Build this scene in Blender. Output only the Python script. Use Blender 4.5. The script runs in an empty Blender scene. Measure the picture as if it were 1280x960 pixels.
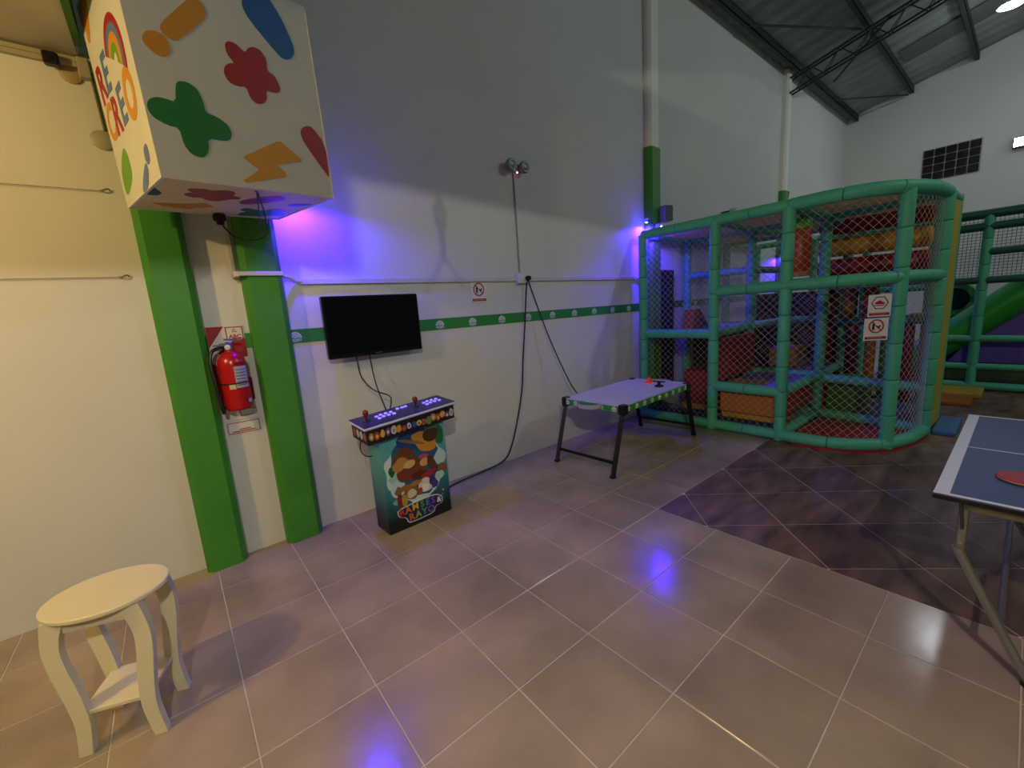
import bpy, bmesh, math, random
from mathutils import Vector, Matrix
random.seed(7)
SC = bpy.context.scene
COL = SC.collection
PI = math.pi
R = math.radians

# ------------------------------------------------------------------ camera
CAM_H = 1.593
FPX = 523.8
YAW, PITCH, ROLL = R(38.834), R(10.082), R(-3.916)
fw = Vector((math.sin(YAW)*math.cos(PITCH), math.cos(YAW)*math.cos(PITCH), -math.sin(PITCH)))
rt0 = Vector((math.cos(YAW), -math.sin(YAW), 0)); up0 = rt0.cross(fw)
rt = rt0*math.cos(ROLL) + up0*math.sin(ROLL)
up = -rt0*math.sin(ROLL) + up0*math.cos(ROLL)
cd = bpy.data.cameras.new('camera'); cam = bpy.data.objects.new('camera', cd); COL.objects.link(cam)
cd.sensor_width = 36; cd.lens = FPX/1280*36; cd.clip_start = .02; cd.clip_end = 100
mw = Matrix((rt, up, -fw)).transposed().to_4x4(); mw.translation = (0, 0, CAM_H)
cam.matrix_world = mw
SC.camera = cam
CAM = Vector((0, 0, CAM_H))
def topx(p):
    d = Vector(p) - CAM; z = d.dot(fw)
    if z < .05: return None
    return (640 + FPX*d.dot(rt)/z, 480 - FPX*d.dot(up)/z)

# ------------------------------------------------------------------ world, lamps, exposure
w = bpy.data.worlds.new('world'); SC.world = w; w.use_nodes = True
bg = w.node_tree.nodes['Background']; bg.inputs[0].default_value = (.62, .76, .72, 1); bg.inputs[1].default_value = .04
vs = SC.view_settings
vs.view_transform = 'Standard'; vs.look = 'None'; vs.gamma = 1; vs.use_curve_mapping = False; vs.exposure = 0.95
def lamp(name, loc, power, col, radius=.05):
    l = bpy.data.lights.new(name, 'POINT'); l.energy = power; l.color = col; l.shadow_soft_size = radius
    o = bpy.data.objects.new(name, l); COL.objects.link(o); o.location = loc
    return o
def panel_lamp(name, loc, power, col, sx, sy):
    l = bpy.data.lights.new(name, 'AREA'); l.energy = power; l.color = col; l.shape = 'RECTANGLE'; l.size = sx; l.size_y = sy
    o = bpy.data.objects.new(name, l); COL.objects.link(o); o.location = loc
    return o
lamp('ceiling_lamp_warm', (-1.9, 1.7, 2.85), 56, (1, .66, .225), .06)           # under the low ceiling, left
lamp('ceiling_lamp_white', (-.6, -1.0, 2.95), 78, (1, .94, .79), .008)         # under the low ceiling, behind the camera
lamp('high_bay_lamp_near', (7.0, -4.0, 6.2), 112, (.88, 1, .97), .15)
lamp('high_bay_lamp_far', (11.6, .65, 5.9), 10, (.88, .96, 1), .15)
lamp('fill_lamp_right', (11.5, -5.0, 6.4), 42, (.88, .97, 1), .15)  # added out-of-view fill, makes up for the dimmed far lamp

# ------------------------------------------------------------------ materials
def lin(c):
    return tuple(((v/12.92) if v <= .04045 else ((v+.055)/1.055)**2.4) for v in c)
def hexc(h):
    h = h.lstrip('#'); return lin(tuple(int(h[i:i+2], 16)/255 for i in (0, 2, 4)))
MATS = {}
def mat(name, color, rough=.6, metal=0., spec=.5, noise=None, bump=None, emit=None, rnd=0., alpha=1., coord='pos', trans=0.):
    """color: sRGB hex. noise=(scale, amount, detail, stretch) varies the tone; bump=(scale, strength)."""
    if name in MATS: return MATS[name]
    m = bpy.data.materials.new(name); m.use_nodes = True; nt = m.node_tree; N = nt.nodes; L = nt.links
    b = N['Principled BSDF']; c = hexc(color)
    b.inputs['Base Color'].default_value = (*c, 1)
    b.inputs['Roughness'].default_value = rough; b.inputs['Metallic'].default_value = metal
    b.inputs['Specular IOR Level'].default_value = spec
    b.inputs['Alpha'].default_value = alpha
    b.inputs['Transmission Weight'].default_value = trans
    src = None
    if noise or bump:
        if coord == 'pos': g = N.new('ShaderNodeNewGeometry'); src = g.outputs['Position']
        else: g = N.new('ShaderNodeTexCoord'); src = g.outputs['Object']
    if noise or rnd:
        nz_ = list(noise or (1, 0)); sc, am = nz_[:2]; det = nz_[2] if len(nz_) > 2 else 4; st = nz_[3] if len(nz_) > 3 else None
        mix = N.new('ShaderNodeHueSaturation'); mix.inputs['Color'].default_value = (*c, 1)
        val = None
        if noise:
            v = src
            if st:
                mp = N.new('ShaderNodeMapping'); mp.inputs['Scale'].default_value = st; L.new(src, mp.inputs[0]); v = mp.outputs[0]
            n = N.new('ShaderNodeTexNoise'); n.inputs['Scale'].default_value = sc; n.inputs['Detail'].default_value = det; L.new(v, n.inputs['Vector'])
            mr = N.new('ShaderNodeMapRange'); mr.inputs[1].default_value = .3; mr.inputs[2].default_value = .7
            mr.inputs[3].default_value = 1-am; mr.inputs[4].default_value = 1+am; L.new(n.outputs['Fac'], mr.inputs[0]); val = mr.outputs[0]
        if rnd:
            oi = N.new('ShaderNodeObjectInfo'); m2 = N.new('ShaderNodeMapRange'); m2.inputs[3].default_value = 1-rnd; m2.inputs[4].default_value = 1+rnd
            L.new(oi.outputs['Random'], m2.inputs[0])
            if val:
                mm = N.new('ShaderNodeMath'); mm.operation = 'MULTIPLY'; L.new(val, mm.inputs[0]); L.new(m2.outputs[0], mm.inputs[1]); val = mm.outputs[0]
            else: val = m2.outputs[0]
        L.new(val, mix.inputs['Value']); L.new(mix.outputs[0], b.inputs['Base Color'])
    if bump:
        n = N.new('ShaderNodeTexNoise'); n.inputs['Scale'].default_value = bump[0]; n.inputs['Detail'].default_value = 3; L.new(src, n.inputs['Vector'])
        bp = N.new('ShaderNodeBump'); bp.inputs['Strength'].default_value = bump[1]; bp.inputs['Distance'].default_value = .01
        L.new(n.outputs['Fac'], bp.inputs['Height']); L.new(bp.outputs[0], b.inputs['Normal'])
    if emit:
        b.inputs['Emission Color'].default_value = (*hexc(emit[0]), 1); b.inputs['Emission Strength'].default_value = emit[1]
    MATS[name] = m
    return m

# ------------------------------------------------------------------ mesh builder
class MB:
    def __init__(s): s.v = []; s.f = []
    def add(s, vs_, fs):
        o = len(s.v); s.v += [tuple(v) for v in vs_]; s.f += [tuple(i+o for i in f) for f in fs]; return s
    def box(s, x0, x1, y0, y1, z0, z1, M=None):
        V = [(x, y, z) for z in (z0, z1) for y in (y0, y1) for x in (x0, x1)]
        if M: V = [M @ Vector(v) for v in V]
        return s.add(V, [(0, 2, 3, 1), (4, 5, 7, 6), (0, 1, 5, 4), (2, 6, 7, 3), (0, 4, 6, 2), (1, 3, 7, 5)])
    def cbox(s, x0, x1, y0, y1, z0, z1, c=.004, M=None):
        """box with chamfered vertical and horizontal edges"""
        V = []
        for z, i in ((z0, c), (z0+c, 0), (z1-c, 0), (z1, c)):
            X0, X1, Y0, Y1 = x0+i, x1-i, y0+i, y1-i
            V += [(X0+c, Y0, z), (X1-c, Y0, z), (X1, Y0+c, z), (X1, Y1-c, z), (X1-c, Y1, z), (X0+c, Y1, z), (X0, Y1-c, z), (X0, Y0+c, z)]
        if M: V = [M @ Vector(v) for v in V]
        F = [tuple(range(7, -1, -1)), tuple(range(24, 32))]
        for k in range(3):
            for i in range(8): F.append((k*8+i, k*8+(i+1) % 8, k*8+8+(i+1) % 8, k*8+8+i))
        return s.add(V, F)
    def tube(s, pts, r, n=10, caps=True, closed=False, flat=None):
        P = [Vector(p) for p in pts]; m = len(P); V = []; prev = None
        rr = r if hasattr(r, '__len__') else [r]*m
        for i, p in enumerate(P):
            if closed: t = (P[(i+1) % m]-P[i-1])
            else: t = P[min(i+1, m-1)]-P[max(i-1, 0)]
            t.normalize()
            if prev is None:
                a = Vector((0, 0, 1)) if abs(t.z) < .9 else Vector((1, 0, 0)); u = t.cross(a).normalized()
            else:
                u = (prev-t*prev.dot(t)).normalized()
            prev = u; v_ = t.cross(u)
            for k in range(n):
                a = 2*PI*k/n; V.append(p+(u*math.cos(a)+v_*math.sin(a)*(flat or 1))*rr[i])
        F = []
        for i in range(m if closed else m-1):
            j = (i+1) % m
            for k in range(n): F.append((i*n+k, i*n+(k+1) % n, j*n+(k+1) % n, j*n+k))
        if caps and not closed: F += [tuple(range(n-1, -1, -1)), tuple((m-1)*n+k for k in range(n))]
        return s.add(V, F)
    def lathe(s, prof, n=20, M=None, c=(0, 0)):
        V = []; F = []
        for r, z in prof:
            for k in range(n): V.append((c[0]+r*math.cos(2*PI*k/n), c[1]+r*math.sin(2*PI*k/n), z))
        for i in range(len(prof)-1):
            for k in range(n): F.append((i*n+k, i*n+(k+1) % n, (i+1)*n+(k+1) % n, (i+1)*n+k))
        F += [tuple(range(n-1, -1, -1)), tuple((len(prof)-1)*n+k for k in range(n))]
        if M: V = [M @ Vector(v) for v in V]
        return s.add(V, F)
    def prism(s, poly, z0, z1, M=None):
        n = len(poly)
        ar = sum(poly[i][0]*poly[(i+1) % n][1]-poly[(i+1) % n][0]*poly[i][1] for i in range(n))
        if ar < 0: poly = poly[::-1]
        V = [(x, y, z0) for x, y in poly]+[(x, y, z1) for x, y in poly]
        if M: V = [M @ Vector(v) for v in V]
        return s.add(V, [tuple(range(n-1, -1, -1)), tuple(range(n, 2*n))]+[(i, (i+1) % n, n+(i+1) % n, n+i) for i in range(n)])
    def slab(s, poly, z0, z1, c):
        """convex prism with a small chamfer round its top"""
        n = len(poly); cx = sum(p[0] for p in poly)/n; cy = sum(p[1] for p in poly)/n
        V = [(x, y, z0) for x, y in poly]+[(x, y, z1-c) for x, y in poly]
        for x, y in poly:
            d = math.hypot(x-cx, y-cy) or 1; V.append((x+(cx-x)/d*c*1.4, y+(cy-y)/d*c*1.4, z1))
        F = [tuple(range(2*n, 3*n))]
        for k in (0, 1): F += [(k*n+i, k*n+(i+1) % n, (k+1)*n+(i+1) % n, (k+1)*n+i) for i in range(n)]
        return s.add(V, F)
    def mesh(s, name, m=None, smooth=False):
        me = bpy.data.meshes.new(name); me.from_pydata(s.v, [], s.f)
        if smooth:
            me.polygons.foreach_set('use_smooth', [True]*len(me.polygons))
        if m: me.materials.append(m)
        me.update(); return me
    def build(s, name, m, parent=None, smooth=False, loc=None, rot=None):
        me = s.mesh(name, m, smooth); return link(name, me, parent, loc, rot)
def link(name, me, parent=None, loc=None, rot=None):
    o = bpy.data.objects.new(name, me); COL.objects.link(o); o.parent = parent
    if loc is not None: o.location = loc
    if rot is not None: o.rotation_euler = rot
    if me is not None and any(p.use_smooth for p in me.polygons[:1]):
        try:
            md = o.modifiers.new('edges', 'EDGE_SPLIT'); md.split_angle = R(38)
        except Exception: pass
    return o
def thing(name, label, cat, loc=(0, 0, 0), rz=0, group=None):
    o = bpy.data.objects.new(name, None); COL.objects.link(o); o.empty_display_size = .05
    o.location = loc; o.rotation_euler = (0, 0, rz); return tag(o, label, cat, group)
def tag(o, label, cat, group=None):
    o['label'] = label; o['category'] = cat
    if group: o['group'] = group
    return o
def struct(o): o['kind'] = 'structure'; return o
def stuff(o): o['kind'] = 'stuff'; return o
def ellipse(cx, cy, rx, ry, n=20, a0=0, a1=2*PI, rot=0):
    out = []
    full = abs(a1-a0-2*PI) < 1e-6
    for k in range(n if full else n+1):
        a = a0+(a1-a0)*k/n; x, y = rx*math.cos(a), ry*math.sin(a)
        out.append((cx+x*math.cos(rot)-y*math.sin(rot), cy+x*math.sin(rot)+y*math.cos(rot)))
    return out
def smoothpoly(p, it=2):
    for _ in range(it):
        q = []
        for i in range(len(p)):
            a, b = p[i], p[(i+1) % len(p)]
            q += [(a[0]*.78+b[0]*.22, a[1]*.78+b[1]*.22), (a[0]*.22+b[0]*.78, a[1]*.22+b[1]*.78)]
        p = q
    return p
def ring(cx, cy, r0, r1, a0, a1, n=16, sx=1., sy=1.):
    o = [(cx+r1*sx*math.cos(a0+(a1-a0)*k/n), cy+r1*sy*math.sin(a0+(a1-a0)*k/n)) for k in range(n+1)]
    i = [(cx+r0*sx*math.cos(a0+(a1-a0)*k/n), cy+r0*sy*math.sin(a0+(a1-a0)*k/n)) for k in range(n+1)]
    return o, i
def add_ring(mb, cx, cy, r0, r1, a0, a1, z0, z1, M=None, n=16, sx=1., sy=1.):
    o, i = ring(cx, cy, r0, r1, a0, a1, n, sx, sy)
    for k in range(n): mb.prism([o[k], o[k+1], i[k+1], i[k]], z0, z1, M)
def text_mesh(body, size, depth=.0006, bold=0., align='CENTER'):
    cu = bpy.data.curves.new('t', 'FONT'); cu.body = body; cu.size = size; cu.extrude = depth; cu.align_x = align; cu.align_y = 'CENTER'; cu.offset = bold; cu.resolution_u = 3
    o = bpy.data.objects.new('t', cu); COL.objects.link(o)
    dg = bpy.context.evaluated_depsgraph_get(); me = bpy.data.meshes.new_from_object(o.evaluated_get(dg))
    COL.objects.unlink(o); bpy.data.objects.remove(o); bpy.data.curves.remove(cu)
    return me
def add_mesh(mb, me, M):
    mb.add([M @ v.co for v in me.vertices], [tuple(p.vertices) for p in me.polygons])
def frame(o, ex, ey, ez=None):
    """matrix whose local x,y,z run along ex, ey, ez from o"""
    ex, ey = Vector(ex).normalized(), Vector(ey).normalized(); ez = Vector(ez) if ez else ex.cross(ey)
    m = Matrix((ex, ey, ez)).transposed().to_4x4(); m.translation = Vector(o); return m

# ------------------------------------------------------------------ palette
WHITEWALL = mat('painted_wall', '#d6d6d2', .75, spec=.25, noise=(1.3, .035, 5), bump=(26, .12))
GREEN = mat('green_paint', '#3f8a2a', .5, noise=(3, .06), bump=(30, .08))
WHITEPAINT = mat('white_paint', '#f0ece2', .6, bump=(30, .08))
ROOFM = mat('roof_sheet', '#8d9591', .7, noise=(4, .12, 5, (1, .2, 1)), bump=(14, .4))
STEEL = mat('dark_steel', '#34373a', .5, metal=.3)
BLACK = mat('black_plastic', '#0b0b0d', .38)
BLACKM = mat('black_metal', '#0d0c0e', .45, metal=.2)
WHITEP = mat('white_plastic', '#d8d8d6', .4)
CORD = mat('black_cord', '#0c0c0d', .5)
RED = mat('red_print', '#a41220', .5)
WHITEPR = mat('white_print', '#dedcd8', .5)
GREENPR = mat('green_print', '#2f8a3c', .45)

WALL_Y = 3.40
FAR_X = 14.3
ROOF0, ROOFS = 5.74, .245
def roofz(y): return ROOF0+ROOFS*(WALL_Y-y)

# ================================================================== SETTING
# floor: bed of grout with raised tiles
GROUT = mat('grout', '#bfb3a2', .85, noise=(6, .15))
TILE_L = mat('beige_tile', '#9c8b74', .17, spec=.5, noise=(1.9, .27, 7), rnd=.07, bump=(18, .05))
TILE_D = mat('dark_tile', '#6a5342', .45, spec=.3, noise=(2.6, .5, 6, (1, 3.5, 1)), rnd=.16, bump=(18, .1))
floor = struct(MB().box(-6, FAR_X, -7, WALL_Y+.1, -.10, -.0025).build('floor', GROUT))
T = .45; OX, OY = .015, 3.031; BX, BY = OX+T*6, OY-T*3
def in_view(poly):
    for x, y in poly:
        p = topx((x, y, 0))
        if p and -15 < p[0] < 1295 and -15 < p[1] < 975: return True
    return False
def pxsize(poly):
    ps = [topx((x, y, 0)) for x, y in poly]
    if any(p is None for p in ps): return 500
    return min(max(p[0] for p in ps)-min(p[0] for p in ps), (max(p[1] for p in ps)-min(p[1] for p in ps))*1.6)
J = .0028
shared = None
restL, restD = MB(), MB()
light = []
for i in range(-13, 13):
    for j in range(-1, 20):
        x0, x1 = OX+i*T, OX+(i+1)*T; y1 = OY-j*T; y0 = y1-T
        y1 = min(y1, WALL_Y)
        if x0 > BX-.01 and y1 < BY+.01: continue
        if y1-y0 < .02 or x0 > 5.6: continue
        light.append((x0+J, x1-J, y0+J, y1-J))
for x0, x1, y0, y1 in light:
    poly = [(x0, y0), (x1, y0), (x1, y1), (x0, y1)]
    if in_view(poly) and pxsize(poly) > 9:
        if abs((y1-y0)-(T-2*J)) < 1e-4:
            if shared is None:
                h = T/2-J; shared = MB().slab([(-h, -h), (h, -h), (h, h), (-h, h)], -.008, 0, .0016).mesh('tile', TILE_L)
            link('tile', shared, floor, ((x0+x1)/2, (y0+y1)/2, 0))
        else:
            MB().slab(poly, -.008, 0, .0016).build('tile', TILE_L, floor)
    else: restL.slab(poly, -.008, 0, .0016)
stuff(restL.build('tile_field', TILE_L, floor))
def clip(poly, axis, lim, keep_greater):
    out = []
    for k in range(len(poly)):
        a, b = poly[k], poly[(k+1) % len(poly)]
        ia = (a[axis] >= lim) == keep_greater; ib = (b[axis] >= lim) == keep_greater
        if ia: out.append(a)
        if ia != ib:
            t = (lim-a[axis])/(b[axis]-a[axis]); out.append((a[0]+(b[0]-a[0])*t, a[1]+(b[1]-a[1])*t))
    return out
DH = .355
sharedD = None
cand = []
for i in range(-2, 34):
    for j in range(-1, 22):
        if (i+j) % 2: continue
        cx, cy = 3.08+DH*i, 1.655-.353*j-DH
        h = DH-.0055
        poly = [(cx-h, cy), (cx, cy-h), (cx+h, cy), (cx, cy+h)]
        full = poly
        poly = clip(poly, 0, BX+.003, True); poly = clip(poly, 1, BY-.003, False) if len(poly) > 2 else poly
        if len(poly) > 2: poly = clip(poly, 0, FAR_X, False)
        if len(poly) < 3: continue
        ar = abs(sum(poly[k][0]*poly[(k+1) % len(poly)][1]-poly[(k+1) % len(poly)][0]*poly[k][1] for k in range(len(poly))))/2
        if ar < .002: continue
        cand.append((poly, ar > h*h*2*.999, cx, cy))
for poly, isfull, cx, cy in cand:
    if in_view(poly) and pxsize(poly) > 10 and cx < 9.2:
        if isfull:
            if sharedD is None:
                h = DH-.0055; sharedD = MB().slab([(-h, 0), (0, -h), (h, 0), (0, h)], -.008, 0, .0016).mesh('tile', TILE_D)
            link('tile', sharedD, floor, (cx, cy, 0))
        else: MB().slab(poly, -.008, 0, .0016).build('tile', TILE_D, floor)
    else: restD.slab(poly, -.008, 0, .0016)
stuff(restD.build('tile_field', TILE_D, floor))

struct(MB().box(-6, FAR_X+.2, WALL_Y, WALL_Y+.2, -.1, 5.9).build('wall_left', WHITEWALL))
wf = MB(); wf.prism([(-7, -.1), (WALL_Y, -.1), (WALL_Y, roofz(WALL_Y)+.1), (-7, roofz(-7)+.1)], FAR_X, FAR_X+.2, frame((0, 0, 0), (0, 1, 0), (0, 0, 1)))
struct(wf.build('wall_far', WHITEWALL))
# roof: ribbed sheet, purlins as its parts
rb = MB(); n = 150
xs = [-.02+i*(FAR_X+.1)/n for i in range(n+1)]
V = []
for i, x in enumerate(xs):
    dz = .025 if (i % 4) < 2 else 0
    for y in (WALL_Y+.15, -7): V.append((x, y, roofz(y)+dz))
rb.add(V, [(2*i, 2*i+2, 2*i+3, 2*i+1) for i in range(n)])
ceil = struct(rb.build('ceiling', ROOFM))
sl = math.atan(ROOFS)
for y in (3.2, 2.2, 1.2, .2, -.8, -1.8, -2.8):
    z = roofz(y); hh = .13
    m = MB()
    m.box(0, FAR_X, y-.035, y-.027, z-hh, z-.004); m.box(0, FAR_X, y-.035, y+.035, z-hh, z-hh+.012); m.box(0, FAR_X, y-.035, y+.035, z-.016, z-.004)
    m.build('purlin', STEEL, ceil)
for a, b in (((7.7, 3.15), (9.95, 2.25)), ((11.3, 2.95), (10.1, 1.9)), ((12.2, 3.15), (14.2, 2.25)), ((5.3, 2.2), (9.9, 1.2))):
    MB().tube([(a[0], a[1], roofz(a[1])-.15), (b[0], b[1], roofz(b[1])-.15)], .018, 6).build('tie_rod', STEEL, ceil)
DARKSHEET = mat('roof_sheet_dark', '#5c6060', .7, bump=(14, .4))
MB().prism([(2.1, roofz(2.1)-.012), (-7, roofz(-7)-.012), (-7, roofz(-7)-.004), (2.1, roofz(2.1)-.004)], 12.0, 12.7, frame((0, 0, 0), (0, 1, 0), (0, 0, 1))).build('roof_panel', DARKSHEET, ceil)
# trusses on the pillar lines
def truss(x, label):
    t = thing('roof_truss', label, 'truss', (x, 0, 0), 0, 'lattice trusses under the roof')
    dz0, dz1 = .20, .46
    P = lambda y, d, dx=0: (dx, y, roofz(y)-d)
    ya, yb = 3.3, -6.5
    for dx in (-.06, .06):
        for d in (dz0, dz1):
            MB().tube([P(ya, d, dx), P(yb, d, dx)], .018, 6).build('chord', STEEL, t)
    y = ya-.1; k = 0
    while y > yb+.3:
        m = MB()
        m.tube([P(y, dz1, -.06), P(y-.22, dz0, -.06)], .009, 5); m.tube([P(y-.22, dz0, .06), P(y-.44, dz1, .06)], .009, 5)
        m.tube([P(y, dz1, .06), P(y-.22, dz0, -.06)], .009, 5)
        m.build('lattice_bar', STEEL, t); y -= .44; k += 1
truss(10.02, 'dark steel lattice truss running under the sloping roof above the playground')
# glass-block window in the far wall
gy0, gy1, gz0, gz1 = .98, 1.90, 3.88, 4.56
GLASSB = mat('glass_block', '#15181c', .12, spec=.7, noise=(30, .7, 4), bump=(40, .5))
MORT = mat('mortar', '#a5a8a8', .8)
win = struct(MB().box(FAR_X-.012, FAR_X-.002, gy0-.01, gy1+.01, gz0-.01, gz1+.01).build('window_1', MORT))
bw, bh = (gy1-gy0)/5, (gz1-gz0)/4
gbm = MB().cbox(-.03, 0, -bw/2+.009, bw/2-.009, -bh/2+.009, bh/2-.009, .008).mesh('glass_block', GLASSB)
for i in range(5):
    for j in range(4): link('glass_block', gbm, win, (FAR_X-.012, gy0+bw*(i+.5), gz0+bh*(j+.5)))
# low ceiling (mezzanine) on the left with green edge beam and an unseen light-blocking beam behind the camera
MEZ = mat('mezzanine_paint', '#b9b39c', .8, noise=(2, .05), bump=(20, .15))
EDGE_X = -.12
struct(MB().box(-6, EDGE_X, -7, WALL_Y, 3.09, 3.3).build('ceiling_mezzanine', MEZ))
MB().box(EDGE_X, EDGE_X+.03, -7, WALL_Y-.15, 3.08, 3.42).build('trim_1', mat('green_beam', '#2d6420', .6)).__setitem__('kind', 'structure')
bm_ = MB()
bm_.prism([(-4, 2.82), (-.395, 2.842), (-.395, 2.9185), (.5, 2.871), (.5, 3.09), (-4, 3.09)], -.52, -.48, frame((0, 0, 0), (1, 0, 0), (0, 0, 1), (0, 1, 0)))  # tilted and stepped to shade the sign box and upper wall from the white lamp
struct(bm_.build('shadow_beam', MEZ))

# ================================================================== PILLARS
def pillar(x0, x1, yf, label, split=3.55):
    p = thing('pillar', label, 'pillar', ((x0+x1)/2, WALL_Y, 0))
    w_ = (x1-x0)/2; d = WALL_Y-yf; c = .034
    poly = [(-w_, 0), (-w_, -d+c), (-w_+c, -d), (w_-c, -d), (w_, -d+c), (w_, 0)]
    MB().prism(poly, 0, split).build('painted_base', GREEN, p)
    e = .014
    poly2 = [(-w_+e, 0), (-w_+e, -d+c+e), (-w_+c+e, -d+e), (w_-c-e, -d+e), (w_-e, -d+c+e), (w_-e, 0)]
    MB().prism(poly2, split, 5.74).build('upper_shaft', WHITEPAINT, p)
    return p
pillar(-.04, .19, 3.29, 'green painted pillar between the cream wall and the fire extinguisher')
pillar(.45, .69, 3.29, 'green painted pillar between the fire extinguisher and the television')
pillar(5.21, 5.46, 3.29, 'green pillar with white upper half carrying the grey speaker by the play frame')
pillar(9.90, 10.13, 3.29, 'pale pillar with a green lower part rising behind the play frame')

# ================================================================== HANGING SIGN BOX
BOX_W, BOX_D, BOX_H = .780, .7375, .935
sb = thing('sign_box', 'large white hanging cube painted with colourful shapes and a rainbow logo', 'sign')
rz_, rx_, ry_ = Matrix.Rotation(.193, 4, 'Z'), Matrix.Rotation(.020, 4, 'X'), Matrix.Rotation(-.036, 4, 'Y')
BM = Matrix.Translation((.097, 2.425, 2.254)) @ rz_ @ rx_ @ ry_
sb.matrix_world = BM
BOARD = mat('sign_board', '#d9dbd6', .6, noise=(3, .03), bump=(40, .05))
FRONT = MB().box(0, BOX_W, 0, .012, 0, BOX_H); FRONT.build('front_panel', BOARD, sb)
LEFTP = MB().box(0, .012, .012, BOX_D, 0, BOX_H).build('side_panel', BOARD, sb)
MB().box(BOX_W-.012, BOX_W, .012, BOX_D, 0, BOX_H).build('side_panel', BOARD, sb)
MB().box(.012, BOX_W-.012, BOX_D-.012, BOX_D, 0, BOX_H).build('back_panel', BOARD, sb)
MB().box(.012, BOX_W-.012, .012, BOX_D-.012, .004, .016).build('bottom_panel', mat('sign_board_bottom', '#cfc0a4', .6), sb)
MB().box(.012, BOX_W-.012, .012, BOX_D-.012, BOX_H-.016, BOX_H-.002).build('top_panel', BOARD, sb)
lm = MB()
lm.box(BOX_W, BOX_W+.004, -.004, .02, 0, BOX_H)
lm.build('corner_strip', WHITEP, sb)
MB().box(.1, .16, BOX_D, BOX_D+.10, .5, .56).build('wall_bracket', STEEL, sb); MB().box(.55, .61, BOX_D, BOX_D+.03, .5, .56).build('wall_bracket', STEEL, sb)
PC = dict(orange='#d8951a', blue='#0c5aa8', red='#a80f18', green='#1d7a2c', yellow='#d99a1c', magenta='#8f2248', lime='#6aa81c', grey='#5a78b0', dkblue='#20405f', dred='#8f1420', brown='#c07a1e')
def paint(c): return mat('sign_paint_'+c, PC[c], .5)
FM = frame((0, 0, 0), (1, 0, 0), (0, 0, 1), (0, -1, 0))            # front face: (x, z) -> outwards -y
LMx = frame((0, 0, 0), (0, 1, 0), (0, 0, 1), (-1, 0, 0))            # left face: (y, z) -> outwards -x
BMx = frame((0, 0, .004), (1, 0, 0), (0, 1, 0), (0, 0, -1))         # bottom
def shape(name, pts, c, M, it=2, parent=None, zc=.0015):
    mb = MB(); mb.prism(smoothpoly(pts, it) if it else pts, 0.0002, zc, M)
    return mb.build(name, paint(c), parent or sb)
shape('painted_exclamation', [(.258, .761), (.29, .768), (.305, .742), (.306, .717), (.286, .685), (.183, .579), (.158, .564), (.136, .567), (.115, .587), (.117, .607), (.13, .627), (.23, .74)], 'orange', FM, 1)
shape('painted_dot', [(.047, .547), (.062, .568), (.093, .58), (.123, .574), (.139, .544), (.134, .511), (.113, .488), (.084, .485), (.054, .508), (.044, .527)], 'orange', FM, 1)
shape('painted_pill', [(.471, .841), (.468, .814), (.487, .769), (.602, .655), (.63, .644), (.664, .657), (.689, .689), (.689, .732), (.646, .838), (.606, .895), (.582, .921), (.522, .905), (.483, .867)], 'blue', FM, 1)
shape('painted_flower', [(.359, .624), (.377, .64), (.404, .641), (.443, .613), (.457, .637), (.483, .653), (.516, .65), (.539, .617), (.532, .564), (.562, .554), (.584, .508), (.578, .482), (.552, .47), (.512, .474), (.506, .429), (.485, .405), (.454, .397), (.429, .414), (.418, .463), (.381, .453), (.343, .462), (.33, .498), (.341, .527), (.363, .545), (.386, .55), (.358, .585)], 'red', FM, 1)
shape('painted_cross', [(.01, .288), (.021, .306), (.047, .321), (.079, .322), (.114, .318), (.128, .392), (.141, .407), (.173, .413), (.208, .394), (.221, .346), (.221, .303), (.263, .296), (.305, .27), (.314, .235), (.302, .205), (.273, .195), (.21, .195), (.203, .141), (.185, .113), (.163, .104), (.129, .114), (.109, .149), (.106, .214), (.065, .216), (.022, .235), (.007, .263)], 'green', FM, 1)
shape('painted_bolt', [(.349, .144), (.514, .24), (.536, .247), (.63, .178), (.633, .168), (.498, .128), (.535, .096), (.537, .081), (.519, .07), (.335, .023), (.324, .031), (.406, .091), (.345, .134)], 'yellow', FM, 0)
shape('painted_pill', [(.648, .311), (.661, .336), (.692, .354), (.721, .352), (.778, .285), (.778, .108), (.763, .119), (.659, .267)], 'red', FM, 1)
shape('painted_drip', [(.60, .93), (.49, .93), (.51, .86), (.545, .822), (.595, .775), (.652, .743), (.679, .767), (.664, .804), (.711, .844), (.686, .881)], 'orange', LMx, 1)
for r0, r1, c in ((.140, .172, 'red'), (.106, .140, 'grey'), (.068, .106, 'orange'), (.032, .068, 'lime')):
    m = MB(); add_ring(m, .262, .532, r0, r1, R(25), R(208), .0002, .0015, LMx, 18); m.build('painted_rainbow_band', paint(c), sb)
def letter(ch, y, z, size, c, ang=0):
    me = text_mesh(ch, size, .0007, .006)
    M = LMx @ Matrix.Translation((y, z, .0012)) @ Matrix.Rotation(R(ang), 4, 'Z') @ Matrix.Scale(-1, 4, (1, 0, 0))
    mb = MB(); mb.add([M @ v.co for v in me.vertices], [tuple(reversed(p.vertices)) for p in me.polygons]); mb.build('painted_letter', paint(c), sb)
letter('R', .625, .55, .22, 'red', -4); letter('E', .492, .555, .22, 'grey', 3)
letter('C', .625, .375, .22, 'orange', -6); letter('R', .485, .372, .22, 'red', 3); letter('E', .345, .375, .22, 'grey', -2)
m = MB(); add_ring(m, .178, .375, .05, .092, 0, 2*PI, .0002, .0015, LMx, 24, 1, 1.12); m.build('painted_letter', paint('orange'), sb)
shape('painted_leaf', [(.508, .25), (.46, .194), (.467, .118), (.509, .087), (.653, .048), (.691, .071), (.68, .154), (.609, .21)], 'lime', LMx, 2)
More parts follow.
